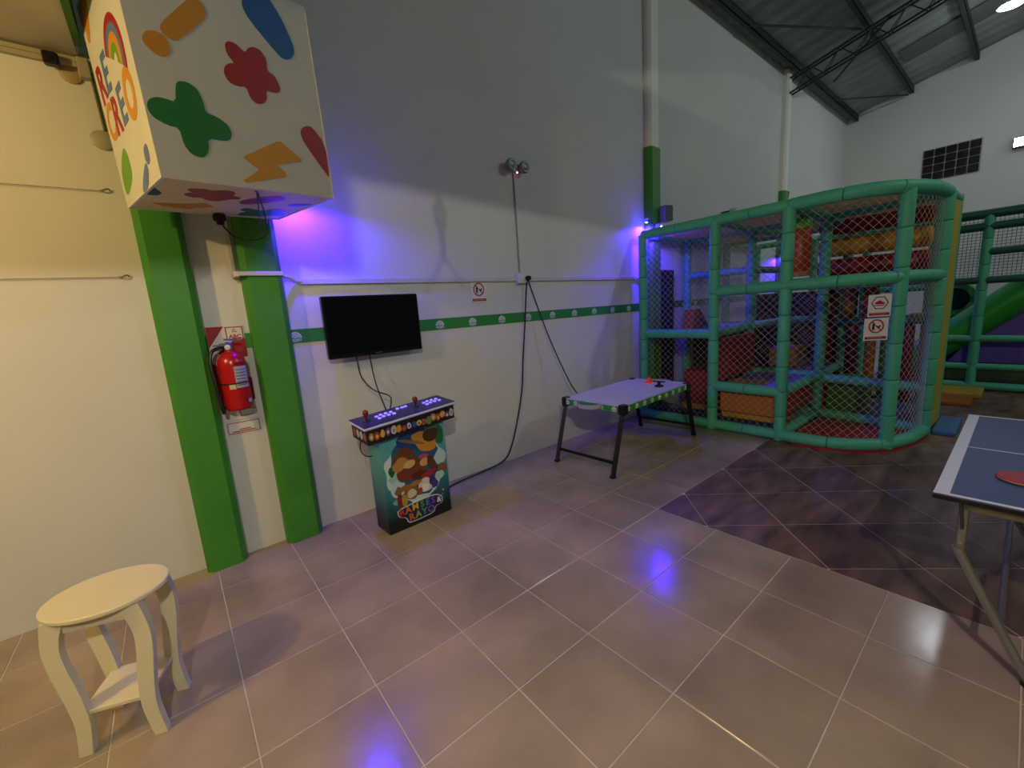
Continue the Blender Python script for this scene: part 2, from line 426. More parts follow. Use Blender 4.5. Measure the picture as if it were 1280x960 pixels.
shape('painted_dot', [(.116, .166), (.095, .141), (.102, .09), (.146, .078), (.177, .108), (.17, .151)], 'grey', LMx, 2)
shape('painted_exclamation', [(.177, .101), (.167, .061), (.237, .003), (.353, .001), (.308, .045), (.22, .091)], 'grey', LMx, 1)
shape('painted_wedge', [(.014, .353), (.014, .211), (.064, .313), (.058, .367), (.02, .376)], 'dkblue', BMx, 0)
shape('painted_flower', [(.145, .301), (.154, .25), (.174, .238), (.137, .194), (.143, .157), (.198, .135), (.235, .155), (.271, .111), (.321, .125), (.339, .17), (.335, .21), (.385, .23), (.391, .277), (.358, .286), (.337, .334), (.306, .378), (.26, .368), (.231, .321), (.195, .342)], 'dred', BMx, 1)
shape('painted_pill', [(.409, .346), (.411, .281), (.464, .168), (.525, .102), (.571, .12), (.586, .18), (.55, .266), (.48, .372), (.436, .385)], 'magenta', BMx, 1)
shape('painted_flower', [(.51, .682), (.511, .616), (.532, .586), (.476, .539), (.485, .474), (.54, .487), (.594, .521), (.619, .445), (.673, .416), (.713, .459), (.703, .517), (.748, .542), (.755, .628), (.689, .627), (.653, .68), (.589, .69), (.543, .713)], 'green', BMx, 1)
shape('painted_bolt', [(.07, .553), (.208, .502), (.28, .445), (.341, .522), (.304, .571), (.231, .599), (.274, .629), (.222, .633), (.125, .613)], 'brown', BMx, 0)
shape('painted_pill', [(.646, .279), (.692, .231), (.762, .195), (.762, .248), (.677, .322)], 'blue', BMx, 1)
def bw_(x, y, z): return BM @ Vector((x, y, z))
pl = MB(); pl.cbox(-.03, .03, -.025, .025, -.045, -.001, .006); pl.cbox(-.018, .018, -.016, .016, -.065, -.045, .004)
plg = pl.build('power_plug', BLACK); plg.matrix_world = BM @ Matrix.Translation((.414, .70, .003)); tag(plg, 'black power plug under the painted hanging cube', 'plug')
def spline(pts, k=6):
    P = [Vector(p) for p in pts]; out = []
    for i in range(len(P)-1):
        p0, p1, p2, p3 = P[max(i-1, 0)], P[i], P[i+1], P[min(i+2, len(P)-1)]
        for j in range(k):
            t = j/k; out.append(.5*((2*p1)+(p2-p0)*t+(2*p0-5*p1+4*p2-p3)*t*t+(3*p1-p0-3*p2+p3)*t**3))
    out.append(P[-1]); return out
c1 = MB().tube(spline([bw_(.42, .70, -.06), bw_(.45, .62, -.14), bw_(.50, .5, -.175), bw_(.54, .38, -.15), bw_(.50, .26, -.06), bw_(.41, .08, .0), bw_(.393, .058, .002)]), .004, 6).build('power_cable', CORD, None, True)
tag(c1, 'thin black cord looping below the painted hanging cube', 'cord')
c2 = MB().tube(spline([bw_(.40, .06, .002), bw_(.45, .20, -.05), bw_(.50, .34, -.08), bw_(.51, .40, -.11)]), .003, 6).build('power_cable', CORD, None, True)
tag(c2, 'short black cord end dangling below the painted hanging cube', 'cord')

# ================================================================== WALL FITTINGS
def wall_tube(pts, r, name, m, parent=None):
    return MB().tube(pts, r, 8).build(name, m, parent, True)
# white cable trunking
tk = thing('cable_trunking', 'white plastic cable trunking running along the wall above the green stripe', 'trunking', (.69, WALL_Y-.003, 1.88))
TRK = mat('trunking_plastic', '#c9c9c6', .5)
MB().cbox(.12, 2.19, -.022, 0, -.006, .032, .003).build('trunking_length', TRK, tk)
MB().cbox(2.36, 4.30, -.022, 0, -.006, .032, .003).build('trunking_length', TRK, tk)
el = [(4.30, -.017, .013), (4.37, -.017, .0), (4.42, -.020, -.05), (4.44, -.022, -.12), (4.44, -.022, -.55)]
MB().tube(spline(el), .016, 8).build('trunking_bend', TRK, tk, True)
MB().tube(spline([(.0, -.07, .05), (.05, -.05, .04), (.09, -.02, .02), (.14, -.012, .014)]), .013, 8).build('trunking_bend', TRK, tk, True)
hc = thing('cable_trunking', 'short white trunking crossing the green pillar beside the television', 'trunking', (.43, 3.29, 1.94))
MB().cbox(-.0, .262, -.022, 0, -.014, .014, .003).build('trunking_length', TRK, hc)
MB().cbox(-.026, 0, .085, .109, -.02, .66, .003).build('trunking_riser', TRK, hc)
MB().cbox(-.026, 0, -.022, .109, -.02, .014, .003).build('trunking_elbow', TRK, hc)
# socket box
so = thing('wall_socket', 'white surface socket box on the trunking with two black plugs', 'socket', (2.965, WALL_Y, 1.90))
MB().cbox(-.085, .075, -.05, 0, -.05, .055, .006).build('back_box', WHITEP, so)
MB().lathe([(.026, 0), (.026, .03), (.02, .045)], 14, frame((.03, -.05, 0), (1, 0, 0), (0, 0, 1), (0, -1, 0))).build('plug', BLACK, so, True)
MB().cbox(-.07, -.02, -.056, -.05, -.02, .03, .002).build('socket_face', WHITEPR, so)
MB().cbox(.055, .075, -.056, -.05, -.03, .03, .002).build('switch', WHITEPR, so)
# cables from the socket
k1 = MB().tube(spline([(2.99, 3.33, 1.89), (2.985, 3.36, 1.80), (2.955, 3.38, 1.45), (2.90, 3.385, 1.06), (2.86, 3.385, .75), (2.78, 3.385, .46), (2.66, 3.38, .16), (2.52, 3.36, .035), (2.22, 3.34, .008), (1.90, 3.30, .008), (1.62, 3.20, .008), (1.55, 3.09, .03)], 8), .008, 6).build('power_cable', CORD, None, True)
tag(k1, 'black power cable hanging from the wall socket down to the floor behind the arcade pedestal', 'cable')
k2 = MB().tube(spline([(3.0, 3.33, 1.895), (3.03, 3.34, 1.80), (3.2, 3.27, 1.25), (3.36, 3.17, .78), (3.43, 3.11, .62), (3.45, 3.06, .56)], 8), .0065, 6).build('power_cable', CORD, None, True)
tag(k2, 'black power cable slanting from the wall socket down to the air hockey table', 'cable')
# emergency light and its conduit
em = thing('emergency_light', 'clear twin-head emergency light high on the white wall', 'emergency light', (2.94, WALL_Y, 2.965))
CLEAR = mat('clear_plastic', '#7c8488', .3, spec=.5)
MB().cbox(-.07, .07, -.05, 0, -.035, .04, .008).build('housing', mat('grey_plastic', '#7f868a', .35), em)
for sx in (-1, 1):
    h = MB().lathe([(.03, -.03), (.055, -.012), (.06, .02), (.05, .035)], 16, frame((sx*.085, -.06, .01), (1, 0, 0), (0, 0, 1), (0, -1, 0))).build('lamp_head', CLEAR, em, True)
    MB().lathe([(.035, .036), (.02, .04)], 12, frame((sx*.085, -.06, .01), (1, 0, 0), (0, 0, 1), (0, -1, 0))).build('reflector', mat('reflector', '#6a7278', .35, metal=.3), h, True)
MB().lathe([(.008, 0), (.005, .008)], 8, frame((.005, -.05, -.045), (1, 0, 0), (0, 0, 1), (0, -1, 0))).build('indicator_light', mat('indicator', '#ff9a7a', .4, emit=('#ffb49a', 3)), em)
cdt = MB().cbox(2.925, 2.94, WALL_Y-.014, WALL_Y, 1.955, 2.93, .003).build('conduit', mat('conduit_grey', '#8f9090', .5)); tag(cdt, 'thin grey conduit from the wall socket up to the emergency light', 'conduit')
# green border with emblems
bd = thing('border_sticker', 'long green sticker border with white rainbow emblems along the wall', 'border', (0, WALL_Y-.003, 1.505))
MB().box(.69, 5.21, -.002, 0, -.05, .05).build('green_band', GREENPR, bd)
MB().box(5.46, 9.9, -.002, 0, -.05, .05).build('green_band', GREENPR, bd)
MB().box(.19, .45, -.002, 0, -.05, .05).build('green_band', GREENPR, bd)
em_ = MB(); EM = frame((0, 0, 0), (1, 0, 0), (0, 0, 1), (0, -1, 0))
for r0, r1 in ((.032, .044), (.017, .028), (.0, .012)):
    add_ring(em_, 0, -.012, r0, r1, 0, PI, 0, .0012, EM, 8)
tm = text_mesh('RECREO', .022, .0006, .0009); add_mesh(em_, tm, EM @ Matrix.Translation((0, -.027, .0006)))
em_.box(-.02, .02, -.0012, 0, -.042, -.039)
emb = em_.mesh('emblem', mat('emblem_white', '#d5dcd2', .5))
for x in (.73, 1.13, 1.52, 1.94, 2.30, 2.66, 3.02, 3.385, 3.75, 4.11, 4.47, 4.82, 5.15, 5.9, 6.25, 6.6, 6.95, 7.3, 7.65, 8.0): link('emblem', emb, bd, (x, -.002, 0))
def no_sign(name, label, loc, rz=0, hexa=False, wd=.185, ht=.19, tilt=0):
    t = thing(name, label, 'sign', loc, rz, None)
    if tilt: t.rotation_euler = (0, tilt, rz)
    MB().cbox(-wd/2, wd/2, -.004, 0, -ht/2, ht/2, .0008).build('plate', WHITEPR, t)
    S = frame((0, -.004, 0), (1, 0, 0), (0, 0, 1), (0, -1, 0)); m = MB()
    if hexa: add_ring(m, 0, .025, .062, .072, 0, 2*PI, 0, .0008, S, 6, 1, .9)
    else: add_ring(m, 0, .028, .052, .064, 0, 2*PI, 0, .0008, S, 24)
    m.build('border_ring', mat('sign_dark', '#4c3a40', .5) if hexa else RED, t)
    m = MB()
    if hexa:
        m.prism(smoothpoly([(-.04, .012), (-.04, .03), (-.015, .04), (.0, .052), (.012, .036), (.04, .026), (.042, .012)]), 0, .0008, S); m.box(-.04, .035, -.0048, -.004, -.002, .006)
        m.build('pictogram', RED, t)
    else:
        m.prism(ellipse(-.024, .058, .008, .008, 10), 0, .0008, S); m.prism(ellipse(.030, .030, .008, .008, 10), 0, .0008, S)
        m.prism(smoothpoly([(-.034, .048), (-.016, .050), (.002, .036), (-.002, .030), (-.016, .036), (-.014, .016), (-.012, -.010), (-.020, -.010), (-.023, .010), (-.028, -.010), (-.036, -.010), (-.032, .018)]), 0, .0008, S)
        m.prism(smoothpoly([(.006, .034), (.024, .026), (.034, .010), (.026, .004), (.016, .012), (.004, .020)]), 0, .0008, S)
        m.build('pictogram', BLACK, t)
        m = MB(); m.prism([(-.041, .065), (-.036, .072), (.043, -.01), (.038, -.016)], .0008, .0014, S); m.build('slash', RED, t)
    MB().box(-wd/2+.012, wd/2-.012, -.0048, -.004, -ht/2+.012, -ht/2+.036).build('caption_bar', RED, t)
    m = MB()
    for k in range(9): m.box(-wd/2+.03+k*.014, -wd/2+.04+k*.014, -.0054, -.0048, -ht/2+.022, -ht/2+.028)
    m.build('caption_marks', mat('caption_pale', '#c9a0a6', .5), t)
    return t
no_sign('prohibition_sign', 'white prohibition sign with red ring on the wall above the green border', (2.40, WALL_Y-.003, 1.775))

# left wall fittings
for z, nm, lb in ((2.40, 'upper', 'upper of two thin wires strung along the cream wall'), (1.925, 'lower', 'lower of two thin wires strung along the cream wall')):
    t = thing('wall_wire', lb, 'wire', (0, WALL_Y, z))
    MB().tube([(-2.5, -.012, -.03), (-.5, -.012, 0), (-.14, -.012, .006)], .0018, 5).build('strand', mat('old_wire', '#7c6f52', .7), t)
    MB().tube(spline([(-.15, -.004, .01), (-.145, -.02, .004), (-.13, -.024, .012), (-.115, -.016, .018), (-.11, -.004, .012)]), .004, 6).build('hook', mat('old_wire', '#7c6f52', .7), t)
ct = thing('cable_trunking', 'grey double trunking along the cream wall just below the low ceiling', 'trunking', (0, WALL_Y, 3.0))
for z0 in (.03, .055): MB().cbox(-3, -.13, -.03, 0, z0-.0, z0+.024, .003).build('trunking_length', mat('old_trunking', '#a9a189', .6), ct)
MB().cbox(-.13, -.08, -.045, 0, -.02, .08, .004).build('junction_box', mat('old_trunking', '#a9a189', .6), ct)
cm_ = thing('security_camera', 'small black box camera below the trunking on the cream wall', 'camera', (-.225, WALL_Y-.03, 3.03))
MB().cbox(-.03, .03, -.05, 0, -.03, .03, .006).build('housing', BLACK, cm_); MB().cbox(-.012, .012, 0, .03, -.012, .012, .002).build('bracket', BLACK, cm_)
MB().lathe([(.014, 0), (.012, .006)], 12, frame((0, -.05, 0), (1, 0, 0), (0, 0, 1), (0, -1, 0))).build('lens', mat('lens', '#101218', .1), cm_)
ds = thing('wall_disc', 'pale round disc cover under the trunking on the cream wall', 'cover', (-.165, WALL_Y, 2.995))
MB().lathe([(.045, 0), (.045, .012), (.03, .02)], 24, frame((0, 0, 0), (1, 0, 0), (0, 0, 1), (0, -1, 0))).build('dome', mat('tan_plastic', '#a8916a', .5), ds, True)
MB().cbox(-.012, .012, -.008, 0, .04, .055, .002).build('clip', mat('tan_plastic', '#a8916a', .5), ds)
d2 = thing('wall_disc', 'pale round disc on a short rod half hidden by the painted cube', 'cover', (-.095, WALL_Y, 2.68))
MB().lathe([(.05, 0), (.05, .014), (.035, .022)], 24, frame((0, 0, 0), (1, 0, 0), (0, 0, 1), (0, -1, 0))).build('dome', mat('pale_plastic', '#aaa58e', .5), d2, True)
MB().tube([(.02, -.012, .05), (.012, -.012, .34)], .008, 6).build('rod', mat('olive_metal', '#55553a', .5), d2)

# fire extinguisher and its board
fb = thing('extinguisher_board', 'white and red backing board behind the fire extinguisher', 'sign', (.31, WALL_Y, .97))
MB().cbox(-.105, .105, -.006, 0, 0, .64, .001).build('plate', WHITEPR, fb)
FS = frame((0, -.006, 0), (1, 0, 0), (0, 0, 1), (0, -1, 0))
for poly in ([(-.105, .64), (-.005, .64), (-.105, .50)], [(.105, .55), (.105, .43), (-.03, .40), (-.06, .47), (.03, .54)], [(-.105, .12), (-.105, .40), (.105, .28), (.105, .13), (.02, .09)]):
    m = MB(); m.prism(poly, 0, .0008, FS); m.build('red_stripe', RED, fb)
def rrect(x0, x1, z0, z1, wd, M, name, m_, parent):
    m = MB(); m.box(x0, x1, -.0016, 0, z0, z0+wd); m.box(x0, x1, -.0016, 0, z1-wd, z1); m.box(x0, x0+wd, -.0016, 0, z0, z1); m.box(x1-wd, x1, -.0016, 0, z0, z1)
    o = m.build(name, m_, parent); o.location = (0, -.006, 0); return o
rrect(.0, .1, .55, .635, .006, FS, 'class_frame', RED, fb)
m = MB(); add_ring(m, .05, .607, .010, .017, R(90), R(450), 0, .001, FS, 3); add_mesh(m, text_mesh('ABC', .036, .0006, .001), FS @ Matrix.Translation((.05, .568, .001))); m.build('class_letters', RED, fb)
rrect(-.0, .1, .025, .07, .004, FS, 'caption_frame', RED, fb)
f2 = thing('caption_plate', 'small white caption plate below the fire extinguisher board', 'sign', (.318, WALL_Y, .872))
MB().cbox(-.1, .1, -.005, 0, 0, .088, .001).build('plate', WHITEPR, f2)
rrect(-.095, .095, .006, .083, .004, FS, 'caption_frame', RED, f2)
m = MB(); m.box(-.07, .07, -.0062, -.005, .016, .022); m.box(-.03, .04, -.0062, -.005, .028, .034); m.build('caption_marks', RED, f2)
fe = thing('fire_extinguisher', 'red fire extinguisher hanging between the two green pillars', 'fire extinguisher', (.305, 3.30, 1.06))
XRED = mat('extinguisher_red', '#b01014', .25, spec=.6)
MB().lathe([(.07, 0), (.08, .012), (.082, .30), (.078, .335), (.055, .37), (.028, .385), (.026, .40)], 24).build('cylinder', XRED, fe, True)
v = MB(); v.lathe([(.022, .40), (.022, .44), (.014, .45)], 14); v.box(-.05, .02, -.012, .012, .43, .442); v.build('valve', mat('brass', '#8d8f92', .3, metal=.8), fe)
v = MB(); v.box(-.085, .0, -.011, .011, .452, .464, Matrix.Rotation(R(8), 4, 'Y')); v.box(-.085, -.02, -.011, .011, .425, .434); v.build('lever', mat('lever_grey', '#6b7080', .35, metal=.5), fe)
g = MB().lathe([(.017, 0), (.017, .012), (.013, .014)], 14, frame((-.01, -.03, .415), (1, 0, 0), (0, 0, 1), (0, -1, 0))).build('gauge', mat('gauge', '#cfd2d4', .3), fe, True)
MB().tube(spline([(-.02, 0, .42), (-.09, -.02, .40), (-.115, -.03, .33), (-.11, -.04, .20), (-.10, -.045, .06), (-.095, -.045, .03)]), .011, 8).build('hose', BLACK, fe, True)
MB().lathe([(.01, 0), (.016, .05)], 10, Matrix.Translation((-.095, -.045, -.01))).build('nozzle', BLACK, fe)
def wrap(a0, a1, z0, z1, m_, name, r=.0835, mb=None, par=None):
    m = mb or MB(); n = 6; V = []
    for k in range(n+1):
        a = a0+(a1-a0)*k/n; V += [(r*math.cos(a), r*math.sin(a), z0), (r*math.cos(a), r*math.sin(a), z1)]
    m.add(V, [(2*k, 2*k+2, 2*k+3, 2*k+1) for k in range(n)])
    return m.build(name, m_, par or fe) if mb is None else m
LBL = mat('label_paper', '#aeb0aa', .5)
lab = wrap(R(-92), R(-35), .15, .29, LBL, 'instruction_label'); mm_ = MB()
for k in range(6): wrap(R(-88), R(-42), .165+k*.02, .171+k*.02, None, '', .0838, mm_)
mm_.build('print_lines', mat('print_grey', '#6a5a58', .5), lab)
wrap(R(-120), R(-95), .145, .175, mat('seal_cream', '#c9bd9a', .5), 'seal_label')
wrap(R(-52), R(-30), .045, .07, LBL, 'date_label')
wrap(R(-90), R(-50), .30, .315, mat('label_red', '#7a0c10', .4), 'title_label')
m = MB(); m.tube([(.084*math.cos(2*PI*k/20), .084*math.sin(2*PI*k/20), .18) for k in range(20)], .004, 5, closed=True); m.build('strap', BLACK, fe)
MB().box(-.015, .015, .07, .092, .33, .40).build('wall_hook', STEEL, fe)

# television
tv = thing('television', 'flat black television mounted on the wall above the arcade pedestal', 'television', (1.295, WALL_Y, 1.312))
MB().cbox(-.385, .385, -.125, -.075, 0, .466, .006).build('bezel', mat('tv_bezel', '#0a0a0b', .22, spec=.6), tv)
MB().box(-.37, .37, -.1262, -.125, .03, .452).build('screen', mat('tv_screen', '#050506', .16, spec=.35), tv)
MB().box(-.028, .028, -.1262, -.125, .012, .018).build('brand_mark', mat('brand_grey', '#4a4a50', .5), tv)
MB().cbox(-.25, .25, -.075, -.035, .06, .40, .01).build('back_cover', BLACK, tv)
m = MB(); m.box(-.12, .12, -.035, -.008, .15, .18); m.box(-.12, .12, -.035, -.008, .28, .31); m.box(-.1, -.07, -.04, -.03, .1, .36); m.box(.07, .1, -.04, -.03, .1, .36); m.build('wall_mount', STEEL, tv)
for pts, lb in (([(1.13, 3.34, 1.36), (1.125, 3.31, 1.27), (1.135, 3.29, 1.15), (1.20, 3.25, 1.04), (1.30, 3.2, .98), (1.295, 3.15, .94), (1.24, 3.08, .875), (1.22, 3.05, .85)], 'black cable curling out from the television to the arcade deck'),
                ([(1.24, 3.34, 1.36), (1.235, 3.32, 1.25), (1.235, 3.27, 1.08), (1.235, 3.16, .93), (1.225, 3.06, .855)], 'black cable dropping straight from the television to the arcade deck')):
    o = MB().tube(spline(pts, 7), .005, 6).build('video_cable', CORD, None, True); tag(o, lb, 'cable')

# ================================================================== ARCADE PEDESTAL
ap = thing('arcade_pedestal', 'arcade pedestal with colourful printed front and two red joysticks', 'arcade machine', (1.312, 2.975, 0), R(2.5))
AX, AY, AZ = .272, .108, .765
def grad_mat(name, stops, z0, z1, rough=.35):
    m = bpy.data.materials.new(name); m.use_nodes = True; N = m.node_tree.nodes; L = m.node_tree.links; b = N['Principled BSDF']
    tc = N.new('ShaderNodeTexCoord'); sx = N.new('ShaderNodeSeparateXYZ'); L.new(tc.outputs['Object'], sx.inputs[0])
    mr = N.new('ShaderNodeMapRange'); mr.inputs[1].default_value = z0; mr.inputs[2].default_value = z1
    nz = N.new('ShaderNodeTexNoise'); nz.inputs['Scale'].default_value = 9; nz.inputs['Detail'].default_value = 4; L.new(tc.outputs['Object'], nz.inputs['Vector'])
    md = N.new('ShaderNodeMath'); md.operation = 'MULTIPLY_ADD'; md.inputs[1].default_value = .16; L.new(nz.outputs['Fac'], md.inputs[0]); L.new(sx.outputs[2], md.inputs[2])
    L.new(md.outputs[0], mr.inputs[0]); cr = N.new('ShaderNodeValToRGB'); L.new(mr.outputs[0], cr.inputs[0])
    e = cr.color_ramp.elements
    while len(e) < len(stops): e.new(.5)
    for k, (p, c) in enumerate(stops): e[k].position = p; e[k].color = (*hexc(c), 1)
    L.new(cr.outputs[0], b.inputs['Base Color']); b.inputs['Roughness'].default_value = rough
    return m
TEAL = grad_mat('teal_print', [(0, '#0a0c10'), (.16, '#0c1216'), (.30, '#1f5a66'), (.6, '#4a98a4'), (1, '#5fb0b4')], .04, .86)
cb = MB().cbox(-AX, AX, -AY, AY, 0, AZ, .003).build('cabinet', TEAL, ap)
AF = frame((0, -AY, 0), (1, 0, 0), (0, 0, 1), (0, -1, 0))
ART_N = [0]
def art(poly, c, layer, name='printed_patch', it=1):
    ART_N[0] = (ART_N[0]+1) % 20; m = MB(); m.prism(smoothpoly(poly, it) if it else poly, .0002, .0004+.0006*layer+ART_N[0]*.000026, AF); return m.build(name, mat('print_'+c, '#'+c, .4), cb)
rnd = random.Random(3)
def blob(cx, cz, rx, rz2, c, layer, n=12, jit=.2, rot=0):
    p = []
    for k in range(n):
        a = 2*PI*k/n; q = 1+rnd.uniform(-jit, jit); x, z = rx*q*math.cos(a), rz2*q*math.sin(a)
        p.append((cx+x*math.cos(rot)-z*math.sin(rot), cz+x*math.sin(rot)+z*math.cos(rot)))
    lim = AX-.004
    p = [(max(-lim, min(lim, x)), max(.004, min(AZ-.004, z))) for x, z in p]
    return art(p, c, layer)
blob(-.01, .46, .235, .285, 'c9dcdc', 0, 22, .13)
blob(0, .47, .21, .26, '1f5878', 1, 22, .1)
blob(.02, .68, .16, .075, '173f86', 2, 12, .12)
for x, z, rx, rz2, c in ((.20, .66, .05, .08, '1f6a3a'), (.16, .72, .05, .035, '2f7f3c'), (-.19, .42, .05, .05, '9cc4c8'), (-.17, .33, .06, .06, 'bcd8da'), (.21, .48, .05, .07, 'b4d4d6'), (-.2, .48, .03, .04, '1c5a2c'), (.22, .38, .04, .05, '8a5a28'), (-.17, .31, .03, .04, '8a6030'), (.19, .33, .05, .035, 'a8ced0'), (-.16, .24, .06, .03, '78aab0')):
    blob(x, z, rx, rz2, c, 3, 12, .25)
for x, z, rx, rz2, c, ro in ((.12, .63, .10, .065, 'c98a2a', -.5), (.18, .66, .06, .05, '4a3018', 0), (.02, .645, .10, .012, '8a6a38', -.35), (-.05, .52, .085, .09, '6a3a1c', .3), (-.09, .50, .06, .045, 'b8833e', .3), (-.02, .48, .05, .03, 'd8b070', .2), (.10, .47, .055, .06, '70401e', 0), (.10, .465, .035, .03, 'd0a468', 0), (.10, .51, .04, .016, 'b2506e', 0), (-.03, .41, .10, .05, '7a3418', 0), (.17, .42, .03, .08, '5a341a', .4), (.05, .38, .06, .03, '54220f', 0), (.13, .36, .06, .02, 'a42430', .2)):
    blob(x-.035, z+.015, rx*1.12, rz2*1.12, c, 4, 12, .16, ro)
for x, z, rx, rz2, c in ((-.02, .285, .062, .058, '8a5c2a'), (-.015, .275, .04, .036, 'd8c8a8'), (.105, .305, .066, .06, 'd8d4c8'), (.10, .285, .04, .032, 'eeeae0'), (-.06, .335, .06, .022, '9a6426'), (.17, .325, .03, .04, '3a2a70'), (-.11, .25, .03, .05, '7c2430'), (-.08, .24, .025, .05, 'b89424'), (.19, .29, .03, .035, '4a3478'), (.03, .345, .05, .018, 'b07a28'), (.06, .27, .02, .03, 'c0402c')):
    blob(x-.05, z-.012, rx, rz2, c, 5, 12, .14)
for x, z, rx, rz2, c in ((-.15, .145, .012, .01, 'd8b02a'), (.2, .165, .01, .012, '3a7ad0'), (.21, .2, .008, .008, 'd8d040'), (.18, .12, .008, .006, '3aa04a'), (-.04, .085, .01, .01, 'c8b828'), (-.12, .17, .014, .008, 'c87a28')):
    blob(x, z, rx, rz2, c, 5, 8, .2)
# lettering: RAMSES & / RAYO with pale outline
OUT = [(-.20, .175), (-.195, .115), (-.135, .09), (-.12, .04), (-.06, .034), (.11, .04), (.125, .09), (.195, .098), (.195, .155), (.14, .19), (.0, .192)]
art(OUT, 'd6cfe0', 6, 'lettering_outline', 1)
art([(x*.96, .115+(z-.115)*.90) for x, z in OUT], '2c1a4a', 7, 'lettering_ground', 1)
def art_letter(ch, x, z, size, c, rot=0):
    me = text_mesh(ch, size, .0004, .0022); m = MB(); add_mesh(m, me, AF @ Matrix.Translation((x, z, .0064)) @ Matrix.Rotation(R(rot), 4, 'Z')); m.build('printed_letter', mat('print_'+c, '#'+c, .4), cb)
for ch, x, z, c, ro in (('R', -.163, .143, 'c8383a', 5), ('A', -.112, .146, 'd87a2a', 3), ('M', -.050, .149, 'd8c02e', 1), ('S', .010, .149, '4aa83c', 0), ('E', .058, .148, '3a86d0', -1), ('S', .106, .146, '7a52c0', -2), ('&', .159, .134, 'e4e0e4', -3)):
    art_letter(ch, x, z, .072 if ch != '&' else .058, c, ro)
for ch, x, z, c, ro in (('R', -.088, .080, 'd8702a', 4), ('A', -.032, .082, '8cb832', 2), ('Y', .024, .084, '3aa0a8', 0), ('O', .082, .083, '8a52c0', -2)):
    art_letter(ch, x, z, .074, c, ro)
# control deck
kb = MB().cbox(-.365, .365, -.125, .125, -.115, 0, .003).build('control_box', mat('control_print', '#1a1822', .4, noise=(22, .5, 3), coord='obj'), ap, loc=(-.012, -.035, .876), rot=(R(5), R(-3.2), R(1)))
KF = frame((0, -.125, 0), (1, 0, 0), (0, 0, 1), (0, -1, 0)); KL = frame((-.365, 0, 0), (0, -1, 0), (0, 0, 1), (-1, 0, 0))
pal = ['c8862a', 'b23a2c', 'd8b040', '7a3a8a', 'b8c4d4', 'd89a3a', '8a4a26', 'cfd6de', '2a5aa8', 'd8c24a', 'c05a7a', '6a8a3a']
for k in range(17):
    x = -.335+k*.042; m = MB(); p = []
    rx, rz2 = rnd.uniform(.018, .027), rnd.uniform(.024, .038); cz = rnd.uniform(-.068, -.052)
    for q in range(10):
        a = 2*PI*q/10; f = rnd.uniform(.8, 1.15); p.append((max(-.36, min(.36, x+rx*f*math.cos(a))), cz+rz2*f*math.sin(a)))
    m.prism(smoothpoly(p, 1), .0002, .0009, KF); m.build('printed_patch', mat('print_'+pal[k % 12], '#'+pal[k % 12], .4), kb)
    m = MB(); m.prism(smoothpoly([(a*.45+x*.55, b*.45+(cz-.006)*.55) for a, b in p], 1), .0009, .0013, KF); c = pal[(k*5+4) % 12]; m.build('printed_patch', mat('print_'+c, '#'+c, .4), kb)
for k in range(4):
    m = MB(); m.prism(ellipse(-.08+k*.055, -.058, .022, .032, 10), .0002, .0009, KL); c = pal[(k*3+1) % 12]; m.build('printed_patch', mat('print_'+c, '#'+c, .4), kb)
dk = MB(); dk.cbox(-.385, .385, -.14, .135, 0, .018, .005); dkp = dk.build('deck_edge', mat('white_molding', '#d4cfd8', .35), ap, loc=(-.012, -.035, .876), rot=(R(5), R(-3.2), R(1)))
MB().box(-.38, .38, -.133, .13, .0185, .0200).build('deck_print', mat('deck_purple', '#2b2350', .35, noise=(16, .5, 4), coord='obj'), dkp)
for sx in (-.30, .10):
    j = MB().lathe([(.03, .02), (.028, .024), (.007, .026), (.006, .055)], 14, Matrix.Translation((sx, -.0, 0))).build('joystick_shaft', STEEL, dkp, True)
    MB().lathe([(.008, .052), (.014, .056), (.021, .078), (.019, .094), (.010, .103)], 14, Matrix.Translation((sx, 0, 0))).build('joystick_grip', mat('grip_red', '#7c1818', .3), dkp, True)
LIT = mat('lit_button', '#a9a0ff', .4, emit=('#8f80ff', .45))
btn = MB().lathe([(.014, 0), (.014, .005), (.011, .008)], 12).mesh('button', LIT)
for bx in (-.21, .19):
    for a, b in ((0, .03), (.04, .045), (.08, .045), (.12, .04), (0, -.02), (.04, -.005), (.08, -.005), (.12, -.01)):
        link('button', btn, dkp, (bx+a, b, .02))
for bx in (-.02, .02, .05): link('button', btn, dkp, (bx, .07, .02))
c3 = MB().tube(spline([(.98, 2.99, .76), (.955, 2.985, .70), (.96, 2.985, .64), (1.0, 2.99, .60), (1.035, 2.995, .595)]), .004, 6).build('loose_wire', CORD, None, True); tag(c3, 'thin black wire looping beneath the control deck of the arcade pedestal', 'wire')

# ================================================================== AIR HOCKEY TABLE
ah = thing('air_hockey_table', 'folding air hockey table with green emblem sides and black legs', 'air hockey table', (3.755, 2.672, 0), R(2.4))
HL, HW, HZ = .655, .365, .645
